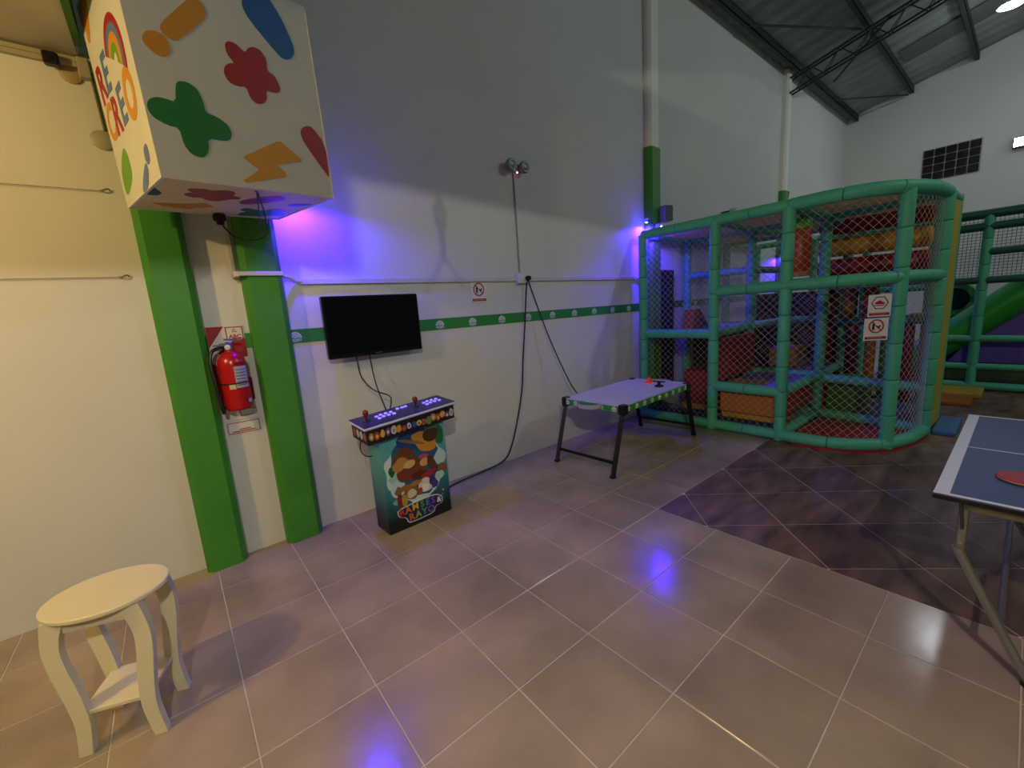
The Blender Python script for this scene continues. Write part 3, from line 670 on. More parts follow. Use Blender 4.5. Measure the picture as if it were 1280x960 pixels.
# side band in a rounded outline
rc = .05; outl = []
for cx, cy, a0 in ((HL-rc, HW-rc, 0), (-HL+rc, HW-rc, 90), (-HL+rc, -HW+rc, 180), (HL-rc, -HW+rc, 270)):
    outl += [(cx+rc*math.cos(R(a0+k*15)), cy+rc*math.sin(R(a0+k*15))) for k in range(7)]
MB().prism(outl, HZ-.062, HZ-.004).build('side_band', mat('hockey_green', '#2a8a34', .4), ah)
inn = [(x*.985, y*.975) for x, y in outl]
MB().prism(inn, HZ-.005, HZ+.003).build('play_surface', mat('hockey_white', '#d4d2c8', .3, noise=(3, .03)), ah)
m = MB(); n = len(outl)
for i in range(n):
    a, b = outl[i], outl[(i+1) % n]; ia, ib = inn[i], inn[(i+1) % n]; m.add([(a[0], a[1], HZ-.004), (b[0], b[1], HZ-.004), (b[0], b[1], HZ+.008), (a[0], a[1], HZ+.008), (ia[0], ia[1], HZ+.008), (ib[0], ib[1], HZ+.008), (ia[0], ia[1], HZ+.002), (ib[0], ib[1], HZ+.002)], [(0, 1, 2, 3), (3, 2, 5, 4), (4, 5, 7, 6)])
m.build('rim', mat('hockey_rim', '#b9bbc6', .35), ah)
eh = MB(); EHM = frame((0, 0, 0), (1, 0, 0), (0, 0, 1), (0, -1, 0))
for r0, r1 in ((.0165, .023), (.008, .0135)): add_ring(eh, 0, -.004, r0, r1, 0, PI, 0, .0012, EHM, 8)
eh.prism(ellipse(0, -.004, .006, .006, 8, 0, PI), 0, .0012, EHM); eh.box(-.02, .02, -.0012, 0, -.017, -.009)
eh.v = [(x*1.25, y, z*1.25) for x, y, z in eh.v]
ehm = eh.mesh('emblem', mat('emblem_white', '#d5dcd2', .5))
for k in range(9): link('emblem', ehm, ah, (-.56+k*.14, -HW-.0003, HZ-.034))
for y in (.30, .19, -.12, -.27): link('emblem', ehm, ah, (-HL-.0003, y, HZ-.034), (0, 0, R(-90)))
def goal(sx):
    m = MB(); pts = ellipse(0, 0, .125, .135, 12, R(90), R(270)); base = [(x, y) for x, y in pts]
    m.prism([(sx*-1*x*-1 if False else (x if sx < 0 else -x), y) for x, y in base], -.05, -.044)
    for k in range(len(base)-1):
        (x0, y0), (x1, y1) = base[k], base[k+1]
        if sx > 0: x0, x1 = -x0, -x1
        m.add([(x0, y0, -.05), (x1, y1, -.05), (x1, y1, -.006), (x0, y0, -.006), (x0*.95, y0*.95, -.006), (x1*.95, y1*.95, -.006), (x0*.95, y0*.95, -.044), (x1*.95, y1*.95, -.044)], [(0, 1, 2, 3), (3, 2, 5, 4), (4, 5, 7, 6)])
    g = m.build('goal_tray', mat('tray_clear', '#a7a6b4', .25), ah); g.location = (sx*HL, 0, HZ+.006)
    return g
goal(-1); goal(1)
MB().box(HL-.10, HL-.06, -.11, .11, HZ+.003, HZ+.012).build('goal_bar', BLACK, ah)
for sx in (-1, 1):
    for sy in (-1, 1):
        fx, fy = sx*.805, sy*.345; tx, ty = sx*(HL-.035), sy*(HW-.02)
        m = MB(); m.tube([(tx, ty, HZ-.03), (fx, fy, .012)], .028, 4); lg = m.build('leg', BLACKM, ah)
        MB().cbox(fx-.024, fx+.024, fy-.022, fy+.022, 0, .025, .004).build('foot_cap', BLACK, lg)
        MB().cbox(tx-.04, tx+.04, ty-.032, ty+.032, HZ-.085, HZ+.011, .006).build('corner_bracket', BLACK, lg)
    f = .80; x = sx*((HL-.035)*(1-f)+.805*f); z = (HZ-.03)*(1-f)+.012*f
    MB().box(x-.011, x+.011, -.345, .345, z-.012, z+.012).build('crossbar', BLACKM, ah)
def striker(loc, c, nm, lb):
    t = thing('striker', lb, 'striker', loc)
    MB().lathe([(.046, 0), (.048, .008), (.044, .016), (.02, .020), (.016, .022)], 20).build('base', c, t, True)
    MB().lathe([(.016, .02), (.019, .036), (.020, .050), (.012, .060)], 16).build('knob', c, t, True)
striker((4.24, 2.73, .648), mat('striker_red_glow', '#ff3a22', .35, emit=('#ff2a16', .06)), 'r', 'orange red air hockey striker standing on the white table')  # faint glow put into the red plastic, no lamp inside
striker((4.095, 2.51, .648), BLACK, 'b', 'black air hockey striker standing on the white table')

# ================================================================== PING PONG TABLE
pp = thing('ping_pong_table', 'blue ping pong table with white lines and grey folding legs', 'table tennis table', (3.07, .18, 0), 0)
PW = .762; PZ = .745; PL = 2.74
MB().cbox(-PW, PW, -PL, 0, PZ-.022, PZ, .002).build('table_top', mat('pingpong_blue', '#3c4a76', .5, noise=(50, .04), bump=(120, .05)), pp)
MB().cbox(-PW-.001, PW+.001, -PL-.001, .001, PZ-.024, PZ-.006, .001).build('edge_band', BLACK, pp)
LNE = mat('line_white', '#d4d8de', .5)
for x0, x1, y0, y1, nm in ((-PW+.001, -PW+.021, -PL, 0, 'edge_line'), (PW-.021, PW-.001, -PL, 0, 'edge_line'), (-PW+.021, PW-.021, -.046, -.001, 'end_line'), (-PW+.021, PW-.021, -PL, -PL+.02, 'end_line'), (-.004, .004, -PL+.02, -.046, 'centre_line')):
    MB().box(x0, x1, y0, y1, PZ+.0001, PZ+.0012).build(nm, LNE, pp)
m = MB(); m.box(-PW+.06, PW-.06, -.10, -.075, PZ-.07, PZ-.022); m.box(-PW+.06, -PW+.085, -PL+.08, -.10, PZ-.07, PZ-.022); m.box(PW-.085, PW-.06, -PL+.08, -.10, PZ-.07, PZ-.022)
m.build('apron', mat('apron_grey', '#8c887c', .5), pp)
LEGM = mat('leg_grey', '#86847c', .4, metal=.5)
for sx in (-1, 1):
    x = sx*(PW-.075)
    for ya, yb in ((-.09, -.315), (-PL+.09, -PL+.315)):
        lg = MB().tube(spline([(x, ya, PZ-.03), (x, ya, .52), (x, ya-.010*(1 if yb < ya else -1), .46), (x, yb, .02)], 5), .0165, 8).build('leg', LEGM, pp, True)
        MB().tube([(x-.03, ya, PZ-.21), (x+.03, ya, PZ-.21)], .006, 6).build('bolt', mat('bright_bolt', '#d8d8d8', .2, metal=.9), lg)
        MB().tube([(x-.05, ya+.01, PZ-.03), (x-.05, ya+.0, PZ-.12), (x-.045, ya, PZ-.14)], .006, 6).build('catch', STEEL, lg)
        MB().lathe([(.02, 0), (.02, .02)], 10, Matrix.Translation((x, yb, 0))).build('foot_cap', BLACK, lg)
for y in (-.315+.09, -PL+.225):
    MB().tube([(-PW+.075, y, .2), (PW-.075, y, .2)], .012, 8).build('crossbar', LEGM, pp, True)
MB().tube([(-.12, -.10, PZ-.05), (-.12, -.7, PZ-.1), (-.12, -1.2, .35)], .01, 6).build('brace', LEGM, pp)
pd = thing('paddle', 'red table tennis paddle lying on the blue table', 'paddle', (2.66, -.055, PZ+.0012), R(-128))
bl = ellipse(0, 0, .082, .076, 24)
MB().prism(bl, .0005, .003).build('rubber', BLACK, pd); MB().prism([(x*.995, y*.995) for x, y in bl], .003, .009).build('blade', mat('ply', '#b08a58', .5), pd)
MB().prism([(x*.99, y*.99) for x, y in bl], .009, .0125).build('rubber', mat('paddle_red', '#a31c30', .5), pd)
MB().cbox(.07, .18, -.014, .014, .0, .02, .004).build('handle', mat('handle_wood', '#8a5a34', .5), pd)

# ================================================================== STOOL
st = thing('stool', 'cream painted oval stool with curved legs and a lower shelf', 'stool', (-.345, 2.232, 0), R(-21))
CRM = mat('cream_paint', '#d8cfae', .5, noise=(4, .03), bump=(50, .04))
m = MB(); n = 40
for z0, z1 in ((.582, .602),):
    m_pr = [(.93, z0), (1.0, z0+.004), (1.0, z1-.004), (.975, z1)]
    V = []
    for f, z in m_pr:
        for k in range(n): V.append((.198*f*math.cos(2*PI*k/n), .172*f*math.sin(2*PI*k/n), z))
    F = [tuple(range(n-1, -1, -1)), tuple(range(3*n, 4*n))]
    for i in range(3): F += [(i*n+k, i*n+(k+1) % n, (i+1)*n+(k+1) % n, (i+1)*n+k) for k in range(n)]
    m.add(V, F)
m.build('seat', CRM, st)
# S-shaped legs sawn from board: profile along the diagonal, thickness across it
prof = [(.000, .122), (.06, .114), (.14, .107), (.22, .112), (.30, .122), (.38, .134), (.46, .139), (.53, .128), (.582, .110)]
wid = [.044, .045, .048, .052, .054, .054, .054, .060, .075]
def leg_mesh(sx, sy):
    m = MB(); V = []
    P = spline([Vector((r, z, w_)) for (z, r), w_ in zip(prof, wid)], 4)
    for q in P:
        r, z, w_ = q.x, q.y, q.z
        for s_, t_ in ((-1, -1), (1, -1), (1, 1), (-1, 1)):
            V.append((sx*r+s_*w_/2, sy*.106+t_*.016, z))
    k = len(P); F = [(3, 2, 1, 0), tuple(4*(k-1)+i for i in range(4))]
    for i in range(k-1): F += [(i*4+j, i*4+(j+1) % 4, i*4+4+(j+1) % 4, i*4+4+j) for j in range(4)]
    return m.add(V, F)
for sx in (-1, 1):
    for sy in (-1, 1): leg_mesh(sx, sy).build('leg', CRM, st)
q = .105
for sx, sy in ((1, 0), (-1, 0), (0, 1), (0, -1)):
    if sx: MB().box(sx*q-.008, sx*q+.008, -q+.012, q-.012, .525, .582).build('apron', CRM, st)
    else: MB().box(-q+.012, q-.012, sy*q-.008, sy*q+.008, .525, .582).build('apron', CRM, st)
MB().cbox(-.112, .112, -.112, .112, .165, .182, .002).build('shelf', CRM, st)

# ================================================================== SPEAKER AND BLUE LAMPS
def blue_lamp(loc, label, power, face=(0, -1, -.4)):
    t = thing('blue_floodlight', label, 'floodlight', loc, 0, None)
    MB().cbox(-.045, .045, -.01, .05, -.05, .05, .008).build('housing', mat('lamp_white', '#c9c9cc', .4), t)
    MB().lathe([(.028, 0), (.024, .006)], 16, frame((0, -.011, -.01), (1, 0, 0), (0, 0, 1), (0, -1, 0))).build('lens', mat('blue_led', '#8090ff', .3, emit=('#9aa8ff', 25)), t)
    MB().box(-.01, .01, .05, .11, -.01, .01).build('bracket', STEEL, t)
    l = bpy.data.lights.new('blue_led_light', 'SPOT'); l.energy = power; l.color = (.045, .006, 1); l.shadow_soft_size = .03; l.spot_size = R(172); l.spot_blend = .35
    lo = bpy.data.objects.new('blue_led_light', l); COL.objects.link(lo); lo.location = (loc[0], loc[1]+.01, loc[2]-.075)
    return t
def second_head(t, off, power):
    x, y, z = off
    MB().cbox(x-.025, x+.025, y-.02, y+.02, z, z+.05, .005).build('lamp_head', mat('lamp_white', '#c9c9cc', .4), t)
    MB().tube([(.0, .05, .0), (x, y-.02, z+.025)], .008, 6).build('arm', STEEL, t)
    MB().lathe([(.014, z-.004), (.016, z)], 12, Matrix.Translation((x, y, 0))).build('lens', mat('blue_led', '#8090ff', .3), t)
    l = bpy.data.lights.new('blue_led_light', 'SPOT'); l.energy = power; l.color = (.045, .006, 1); l.shadow_soft_size = .02; l.spot_size = R(172); l.spot_blend = .35
    lo = bpy.data.objects.new('blue_led_light', l); COL.objects.link(lo); lo.location = t.location+Vector((x, y, z-.03))
bl2 = blue_lamp((5.15, 3.12, 2.50), 'blue LED floodlight below the grey speaker on the green pillar', 44.0); second_head(bl2, (-.03, .19, .10), 30.0)
blue_lamp((.83, 3.20, 2.53), 'blue LED floodlight behind the painted hanging cube', 38.0)
blue_lamp((9.85, 3.23, 2.35), 'blue LED floodlight on the pillar deep inside the play frame', 30.0)
sp = thing('speaker', 'small grey wall speaker on the green pillar beside the play frame', 'speaker', (5.47, 3.25, 2.72), R(-18))
MB().cbox(-.07, .07, -.08, .06, -.10, .10, .01).build('cabinet', mat('speaker_grey', '#8a8a90', .5), sp); MB().cbox(-.06, .06, -.086, -.08, -.09, .09, .004).build('grille', mat('grille_grey', '#5c5c62', .6, bump=(200, .5)), sp)
MB().box(-.01, .01, .06, .09, -.02, .02).build('bracket', STEEL, sp)
#PLAYGROUND#
# ================================================================== PLAY FRAME
FOAM = mat('foam_green', '#4fae8a', .5, spec=.35, rnd=.05, noise=(60, .05), bump=(90, .12))
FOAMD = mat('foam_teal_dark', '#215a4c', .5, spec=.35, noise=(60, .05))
CORE = mat('steel_core', '#2a4a40', .5, metal=.4)
NETM = mat('net_cord', '#cdbfa6', .7)
PG0 = Vector((5.6, 2.0, 0))
pg = thing('play_frame', 'netted indoor play frame of green foam-wrapped tubes with a rounded corner', 'playground', PG0)
sleeve_cache = {}
def sleeve(L, r, m_):
    key = (round(L, 3), r, m_.name)
    if key not in sleeve_cache:
        n = 12; e = .010; V = []; F = []
        for rr, z in ((r*.80, .001), (r*.97, e*.5), (r, e*1.4), (r, L-e*1.4), (r*.97, L-e*.5), (r*.80, L-.001)):
            V += [(rr*math.cos(2*PI*k/n), rr*math.sin(2*PI*k/n), z) for k in range(n)]
        for i in range(5): F += [(i*n+k, i*n+(k+1) % n, (i+1)*n+(k+1) % n, (i+1)*n+k) for k in range(n)]
        sleeve_cache[key] = MB().add(V, F).mesh('foam_sleeve', m_, True)
    return sleeve_cache[key]
def foam(name, a, b, r=.058, L=.3, parent=None, off=None, m_=None, simple=False):
    """steel tube wrapped in a row of foam sleeves"""
    parent = parent or pg; off = PG0 if off is None else off; m_ = m_ or FOAM
    a, b = Vector(a)-off, Vector(b)-off; d = b-a
    if simple:
        return MB().tube([a, b], r, 12).build(name, m_, parent, True)
    o = MB().tube([a, b], r*.72, 8).build(name, CORE, parent)
    n = max(1, round(d.length/L)); l = d.length/n; q = d.to_track_quat('Z', 'Y').to_euler()
    for k in range(n):
        s_ = bpy.data.objects.new('foam_sleeve', sleeve(l, r, m_)); COL.objects.link(s_); s_.parent = o
        s_.location = a+d*(k/n); s_.rotation_euler = q
    return o
def foam_curve(name, pts, r=.058, L=.3):
    P = [Vector(p)-PG0 for p in spline(pts, 8)]
    o = MB().tube(P, r*.72, 8).build(name, CORE, pg)
    cum = [0]
    for i in range(len(P)-1): cum.append(cum[-1]+(P[i+1]-P[i]).length)
    def at(s):
        s = max(0, min(cum[-1], s))
        for i in range(len(P)-1):
            if s <= cum[i+1]+1e-9: return P[i].lerp(P[i+1], (s-cum[i])/(cum[i+1]-cum[i]))
        return P[-1]
    n = max(1, round(cum[-1]/L)); l = cum[-1]/n
    for k in range(n):
        ss = [k*l+.002, k*l+.008, k*l+.02]+[k*l+l*t/5 for t in range(1, 5)]+[(k+1)*l-.02, (k+1)*l-.008, (k+1)*l-.002]
        rr = [r*.85, r*.97, r]+[r]*4+[r, r*.97, r*.85]
        MB().tube([at(s) for s in ss], rr, 12, caps=False).build('foam_sleeve', FOAM, o, True)
    return o
ZT, ZB = 2.42, .06
P1, P2, P3, P4, P5 = (4.96, 3.26), (4.96, 2.33), (4.96, 1.60), (5.24, .77), (6.0, .60)
def xyz(p, z): return (p[0], p[1], z)
LOBE = [(4.96, 1.60), (4.945, 1.36), (4.965, 1.13), (5.06, .93), (5.24, .77), (5.5, .665), (5.75, .62), (6.0, .60)]
for p in (P1, P2, P3): foam('post', xyz(p, 0), xyz(p, ZT), L=.27)
foam('post', xyz(P4, 0), xyz(P4, ZT), L=.34); foam('post', xyz(P5, 0), xyz(P5, ZT), r=.062, L=.26)
foam('top_rail', xyz(P1, ZT), xyz(P2, ZT), L=.42); foam('top_rail', xyz(P2, ZT), xyz(P3, ZT), L=.40)
foam_curve('top_rail', [xyz(p, ZT) for p in LOBE], r=.062, L=.42)
foam('base_rail', xyz(P1, ZB), xyz(P2, ZB), L=.42); foam('base_rail', xyz(P2, ZB), xyz(P3, ZB), L=.40)
foam_curve('base_rail', [xyz(p, ZB) for p in LOBE], r=.062, L=.42)
foam('mid_rail', xyz(P2, 1.635), xyz(P3, 1.645), L=.36); foam_curve('mid_rail', [xyz(p, 1.645) for p in LOBE], L=.42)
foam('mid_rail', xyz(P1, 1.15), xyz(P2, 1.15), L=.31); foam('mid_rail', xyz(P2, .53), xyz(P3, .53), L=.36)
# second, third and fourth rows of posts
A, B_, C_ = (6.2, 3.32), (6.2, 2.42), (6.2, 1.60)
for p in (A, B_, C_): foam('post', xyz(p, 0), xyz(p, ZT), L=.3)
D, E_, F_, G_ = (7.45, 3.30), (7.45, 2.40), (7.45, 1.66), (7.45, .74)
for p in (D, E_, F_, G_, (8.7, 3.3), (8.7, 2.4), (8.7, 1.7), (8.7, .95)): foam('post', xyz(p, 0), xyz(p, ZT), simple=True)
P6 = (6.65, .585)
foam('post', xyz(P6, 0), xyz(P6, 2.46), r=.045, simple=True)
for a, b, z, r in ((P2, B_, ZT, .05), (P3, C_, ZT, .055), (P1, A, ZT, .05), (A, B_, ZT, .05), (B_, C_, ZT, .05), (C_, P5, ZT, .055), (A, B_, 1.90, .05), (P2, B_, 1.15, .05), (A, B_, 1.15, .05),
                   (P3, C_, .53, .055), (B_, C_, .53, .05), (C_, P5, .50, .055), (P3, C_, ZB, .055), (C_, P5, ZB, .055), (B_, C_, ZB, .05)):
    foam('inner_rail', xyz(a, z), xyz(b, z), r=r, L=.35)
for a, b, z in ((A, D, ZT), (B_, E_, ZT), (C_, F_, ZT), (D, E_, ZT), (E_, F_, ZT), (F_, G_, ZT), (P5, P6, ZT), (P6, G_, ZT), (B_, E_, 1.9), (C_, F_, 1.65), (F_, G_, 1.65), (E_, F_, 1.15), (B_, E_, 1.15), (C_, F_, .5), (F_, G_, .08), (D, (8.7, 3.3), ZT), (E_, (8.7, 2.4), ZT), (F_, (8.7, 1.7), ZT), (G_, (8.7, .95), ZT), ((8.7, 3.3), (8.7, 2.4), ZT), ((8.7, 2.4), (8.7, 1.7), ZT), ((8.7, 1.7), (8.7, .95), ZT), ((8.7, 2.4), (8.7, 1.7), 1.5), ((8.7, 1.7), (8.7, .95), 1.5), (F_, G_, 1.13)):
    foam('inner_rail', xyz(a, z), xyz(b, z), r=.048, simple=True)
# nets
def net(path, z0, z1, step, r=.0016, m_=None, parent=None, off=None, name='net'):
    m_ = m_ or NETM; off = PG0 if off is None else off; parent = parent or pg
    P = [Vector((x, y, 0))-Vector((off.x, off.y, 0)) for x, y in path]; cum = [0]
    for i in range(len(P)-1): cum.append(cum[-1]+(P[i+1]-P[i]).length)
    S, H = cum[-1], z1-z0; mb = MB(); seg = len(P) > 2
    def at(s):
        s = max(0, min(S, s))
        for i in range(len(P)-1):
            if s <= cum[i+1]+1e-9: return P[i].lerp(P[i+1], (s-cum[i])/(cum[i+1]-cum[i]))
        return P[-1]
    c = -H+step*.4
    while c < S:
        s0, s1 = max(0, c), min(S, c+H)
        if s1-s0 > .01:
            n = max(1, int((s1-s0)/.12)) if seg else 1
            for flip in (0, 1):
                pts = []
                for k in range(n+1):
                    s = s0+(s1-s0)*k/n; z = s-c
                    p = at(s); pts.append((p.x, p.y, (z1-z) if flip else (z0+z)))
                mb.tube(pts, r, 3, caps=False)
        c += step
    return stuff(mb.build(name, m_, parent))
net([P1, P2], .08, 2.40, .078); net([P2, P3], .08, 2.40, .078)
lob = [(p.x, p.y) for p in spline([(x, y, 0) for x, y in LOBE], 3)]
net(lob, .08, 2.40, .078)
net([A, B_], 1.17, 2.40, .06); net([B_, C_], .55, 2.40, .078); net([P2, B_], 1.17, 2.4, .07); net([(6.2, 3.33), (8.7, 3.33)], 1.17, 2.40, .08); net([F_, G_], 1.68, 2.4, .07); net([(8.7, 1.7), (8.7, .95)], .1, 2.4, .06)
# roof net, lying flat over the frame
rn = MB()
def flatnet(mb, x0, x1, y0, y1, z, step, r):
    W_, H_ = x1-x0, y1-y0; c = -H_+step*.5
    while c < W_:
        s0, s1 = max(0, c), min(W_, c+H_)
        for fl in (0, 1):
            ya, yb = s0-c, s1-c
            mb.tube([(x0+s0-PG0.x, (y1-ya if fl else y0+ya)-PG0.y, z), (x0+s1-PG0.x, (y1-yb if fl else y0+yb)-PG0.y, z)], r, 3, caps=False)
        c += step
flatnet(rn, 5.0, 6.2, 1.15, 3.3, 2.43, .05, .005); flatnet(rn, 5.48, 6.2, .72, 1.15, 2.43, .05, .005); flatnet(rn, 6.2, 7.45, .7, 3.3, 2.43, .05, .005)
stuff(rn.build('roof_net', mat('roof_net_cord', '#e6d2a4', .7), pg))
# decks, panels, soft blocks
def vin(c): return mat('vinyl_'+c, '#'+c, .38, noise=(5, .05))
def pbox(name, x0, x1, y0, y1, z0, z1, c, ch=.012):
    return MB().cbox(x0-PG0.x, x1-PG0.x, y0-PG0.y, y1-PG0.y, z0, z1, ch).build(name, vin(c), pg)
pbox('deck', 5.02, 6.15, 2.40, 3.27, 1.09, 1.15, '5a4a78')
pbox('deck', 5.02, 5.55, 1.66, 2.31, .47, .53, '8a6a2c'); pbox('deck', 5.55, 6.15, 1.66, 2.31, .47, .532, '6a4a92')
pbox('deck', 6.26, 7.40, 1.70, 2.36, .47, .53, '54487a'); pbox('deck', 6.26, 7.40, 2.44, 3.27, 1.09, 1.15, '50446a')
pbox('deck', 6.26, 7.40, .78, 1.60, 1.56, 1.62, '3a4a6a')
pbox('riser_panel', 5.03, 6.14, 2.33, 2.37, .55, 1.08, '8a1418'); pbox('soft_block', 5.3, 5.95, 2.45, 2.88, .20, .64, '8a1418')
pbox('soft_block', 5.28, 5.95, 2.40, 2.92, .12, .19, 'a87a1c')
pbox('under_panel', 5.02, 5.06, 1.67, 2.27, .22, .46, 'b06a18'); pbox('under_panel', 5.06, 5.09, 1.67, 2.27, .14, .215, 'b08420')
pbox('under_panel', 5.12, 5.16, 1.68, 3.2, .02, .13, '1c2450')
pbox('side_panel', 5.04, 6.12, 1.62, 1.65, .20, .47, '8f1a18')
pbox('soft_block', 6.28, 6.9, 1.22, 1.52, .06, .46, '2f6a1c'); pbox('soft_block', 6.28, 6.38, 1.54, 1.62, .06, .46, '7a1416')
pbox('shade_panel', 8.60, 8.64, 1.75, 3.25, .02, 1.55, '14141c'); pbox('shade_panel', 7.40, 7.44, 2.42, 3.25, .05, 1.05, '16161e'); pbox('shade_panel', 6.24, 6.28, 2.46, 3.25, .05, 1.08, '1a1a24')  # near-black sheets added to darken the inside of the frame
pbox('shade_panel', 7.42, 7.46, 1.72, 2.3, .05, 1.1, '1a1418')  # another added dark sheet, its colour standing in for shade
pbox('soft_block', 6.7, 7.2, 2.0, 2.34, .54, .80, '9a6a1c')
wd = MB(); wd.prism([(5.65, 1.15), (5.72, 1.42), (5.86, 1.42), (6.15, 1.15)], 2.95, 3.1, frame((-PG0.x, -PG0.y, 0), (1, 0, 0), (0, 0, 1), (0, 1, 0))); wd.build('foam_wedge', vin('8a4a18'), pg)
# padded rollers of the upper lane and the standing squeeze columns
def roller(name, a, b, r, c):
    a, b = Vector(a)-PG0, Vector(b)-PG0; d = (b-a).normalized(); L = (b-a).length
    pts = [a, a+d*.012, a+d*.03, b-d*.03, b-d*.012, b]
    return MB().tube(pts, [r*.72, r*.93, r, r, r*.93, r*.72], 16).build(name, vin(c), pg, True)
for z, c in ((2.37, '9c1a16'), (2.10, 'c8901c'), (1.84, '8a1212')): roller('roller', (6.95, .78, z), (6.95, 1.86, z), .115, c)
for x, y, z0, z1, r, c in ((7.2, 1.56, 1.16, 1.60, .06, 'b0701c'), (7.2, 1.33, 1.16, 1.60, .085, 'b85a18'), (7.2, 1.50, .10, 1.08, .07, '6a1014'), (7.2, 1.30, .10, 1.08, .06, 'b87420'), (7.25, 1.15, .10, 1.08, .06, '2f6a20'), (7.2, .93, .08, 1.08, .055, '7a1014'), (7.25, .80, .08, 1.08, .03, '9a6a24'), (7.2, 1.78, .62, 1.58, .07, '4a1418')):
    roller('squeeze_column', (x, y, z0), (x, y, z1), r, c)
roller('padded_bar', (7.15, 1.7, 1.12), (7.15, .72, 1.12), .04, '2c6a4c'); roller('padded_bar', (7.0, .92, 1.19), (7.0, .72, 1.2), .03, '8a8660')
cu = MB(); n = 10
for k in range(n):
    x0, x1 = 6.08+k*.05, 6.08+(k+1)*.05; y = .572-k*.0028+.006*(k % 2); y2 = .572-(k+1)*.0028+.006*((k+1) % 2)
    cu.add([(x0-PG0.x, y-PG0.y, .02), (x1-PG0.x, y2-PG0.y, .02), (x1-PG0.x, y2-PG0.y, 2.38), (x0-PG0.x, y-PG0.y, 2.38), (x0-PG0.x, y-PG0.y+.012, .02), (x1-PG0.x, y2-PG0.y+.012, .02), (x1-PG0.x, y2-PG0.y+.012, 2.38), (x0-PG0.x, y-PG0.y+.012, 2.38)], [(0, 1, 2, 3), (5, 4, 7, 6), (3, 2, 6, 7), (0, 4, 5, 1)])
cu.build('entrance_flap', mat('flap_yellow', '#a8a032', .6, bump=(60, .3)), pg)
# things in and on the frame
bag = thing('punching_bag', 'orange red padded hanging bag with a lime green cap inside the play frame', 'punching bag', (5.58, 1.68, 1.74))
MB().lathe([(.095, 0), (.105, .02), (.105, .50), (.095, .52)], 18).build('padded_body', vin('a83412'), bag, True)
MB().lathe([(.112, .505), (.115, .53), (.10, .60), (.06, .635)], 18).build('cap', vin('4f9a1c'), bag, True); MB().lathe([(.106, .0), (.107, .05)], 18).build('band', vin('b0741c'), bag, True)
MB().tube([(0, 0, .63), (0, 0, .69)], .012, 6).build('strap', BLACK, bag)
def mat_thing(label, x0, x1, y0, y1, z1, c, grp=None, poly=None):
    m = MB()
    if poly: m.prism(poly, .0, z1)
    else: m.cbox(x0, x1, y0, y1, 0, z1, .01)
    o = m.build('floor_mat', vin(c)); tag(o, label, 'mat', grp); return o
cx_, cy_ = 5.9, 1.4
lobep = [(cx_+(x-cx_)*1.07, cy_+(y-cy_)*1.07) for x, y in lob]
mat_thing('dark red floor mat with a curved edge inside the rounded corner of the play frame', 0, 0, 0, 0, .018, '9a1a1c', poly=[(5.02, 1.53)]+[p for p in lobep if p[1] < 1.5]+[(6.14, .66), (6.14, 1.53)])
mat_thing('blue floor mat lying inside the play frame behind the red mat', 6.27, 7.38, .78, 1.18, .05, '2c4a86')
mat_thing('small blue floor mat beside the rounded corner outside the play frame', 6.05, 6.80, .36, .54, .045, '3a66a4')
mat_thing('tan floor mat under the low deck of the play frame', 5.2, 5.75, 1.70, 2.05, .03, '7c6c4a')
mat_thing('orange step mat on the floor between the play frame and the slide', 7.62, 8.22, .36, .95, .05, 'a85a24'); mat_thing('yellow step mat on the floor in front of the slide frame', 8.23, 8.80, .30, .95, .06, 'b8962a')
no_sign('safety_sign', 'white sign with dark hexagon tied to the play frame net', (5.085, .875, 1.40), R(-48), True, .19, .20)
no_sign('safety_sign', 'white sign with red ring tied to the play frame net below the hexagon sign', (5.07, .885, 1.185), R(-48), False, .20, .205)
wp = MB().cbox(5.50, 5.90, 3.36, 3.395, .25, 2.0, .01).build('wall_pad', mat('black_pad', '#0e0f16', .6)); tag(wp, 'tall black pad standing against the wall inside the play frame', 'pad')
def spot(loc, label):
    t = thing('spotlight', label, 'spotlight', loc)
    MB().lathe([(.05, 0), (.06, .03), (.06, .09), (.045, .11)], 16, frame((0, -.05, 0), (1, 0, 0), (0, 0, 1), (0, -1, -.3))).build('lamp_head', mat('lamp_white', '#c9c9cc', .4), t, True)
    MB().box(-.015, .015, -.06, .10, -.015, .015).build('bracket', STEEL, t); return t
spot((7.45, 3.30, 2.93), 'small white spotlight on the wall above the play frame'); spot((10.28, 3.298, 3.19), 'small white spotlight beside the far green pillar')
cl = MB().prism([(0, 0), (.16, .10), (.30, .22), (.27, .10), (.12, -.02)], 0, .02, frame((10.10, 3.39, 3.38), (1, 0, 0), (0, 0, 1), (0, -1, 0))).build('clamp', BLACK); tag(cl, 'black pointed clamp on top of the far green pillar', 'clamp')

# ================================================================== SLIDE AND ITS FRAME
S0 = Vector((8.9, .45, 0))
sf = thing('tube_enclosure', 'dark green tube frame with net in front of the slide', 'playground', S0)
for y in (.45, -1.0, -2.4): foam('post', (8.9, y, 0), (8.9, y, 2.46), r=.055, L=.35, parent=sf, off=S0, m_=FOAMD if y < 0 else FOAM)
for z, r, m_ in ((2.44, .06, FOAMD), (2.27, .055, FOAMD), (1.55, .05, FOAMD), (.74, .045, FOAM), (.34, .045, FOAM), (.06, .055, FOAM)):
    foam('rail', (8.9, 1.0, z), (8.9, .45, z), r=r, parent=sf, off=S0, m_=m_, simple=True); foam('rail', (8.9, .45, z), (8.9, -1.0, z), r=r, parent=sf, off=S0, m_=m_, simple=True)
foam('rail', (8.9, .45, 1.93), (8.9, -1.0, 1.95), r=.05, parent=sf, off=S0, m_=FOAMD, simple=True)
gn = MB(); y = 1.0
while y > -1.0: gn.tube([(.02, y-S0.y, 1.55), (.02, y-S0.y, 2.4)], .0035, 3, caps=False); y -= .04
z = 1.58
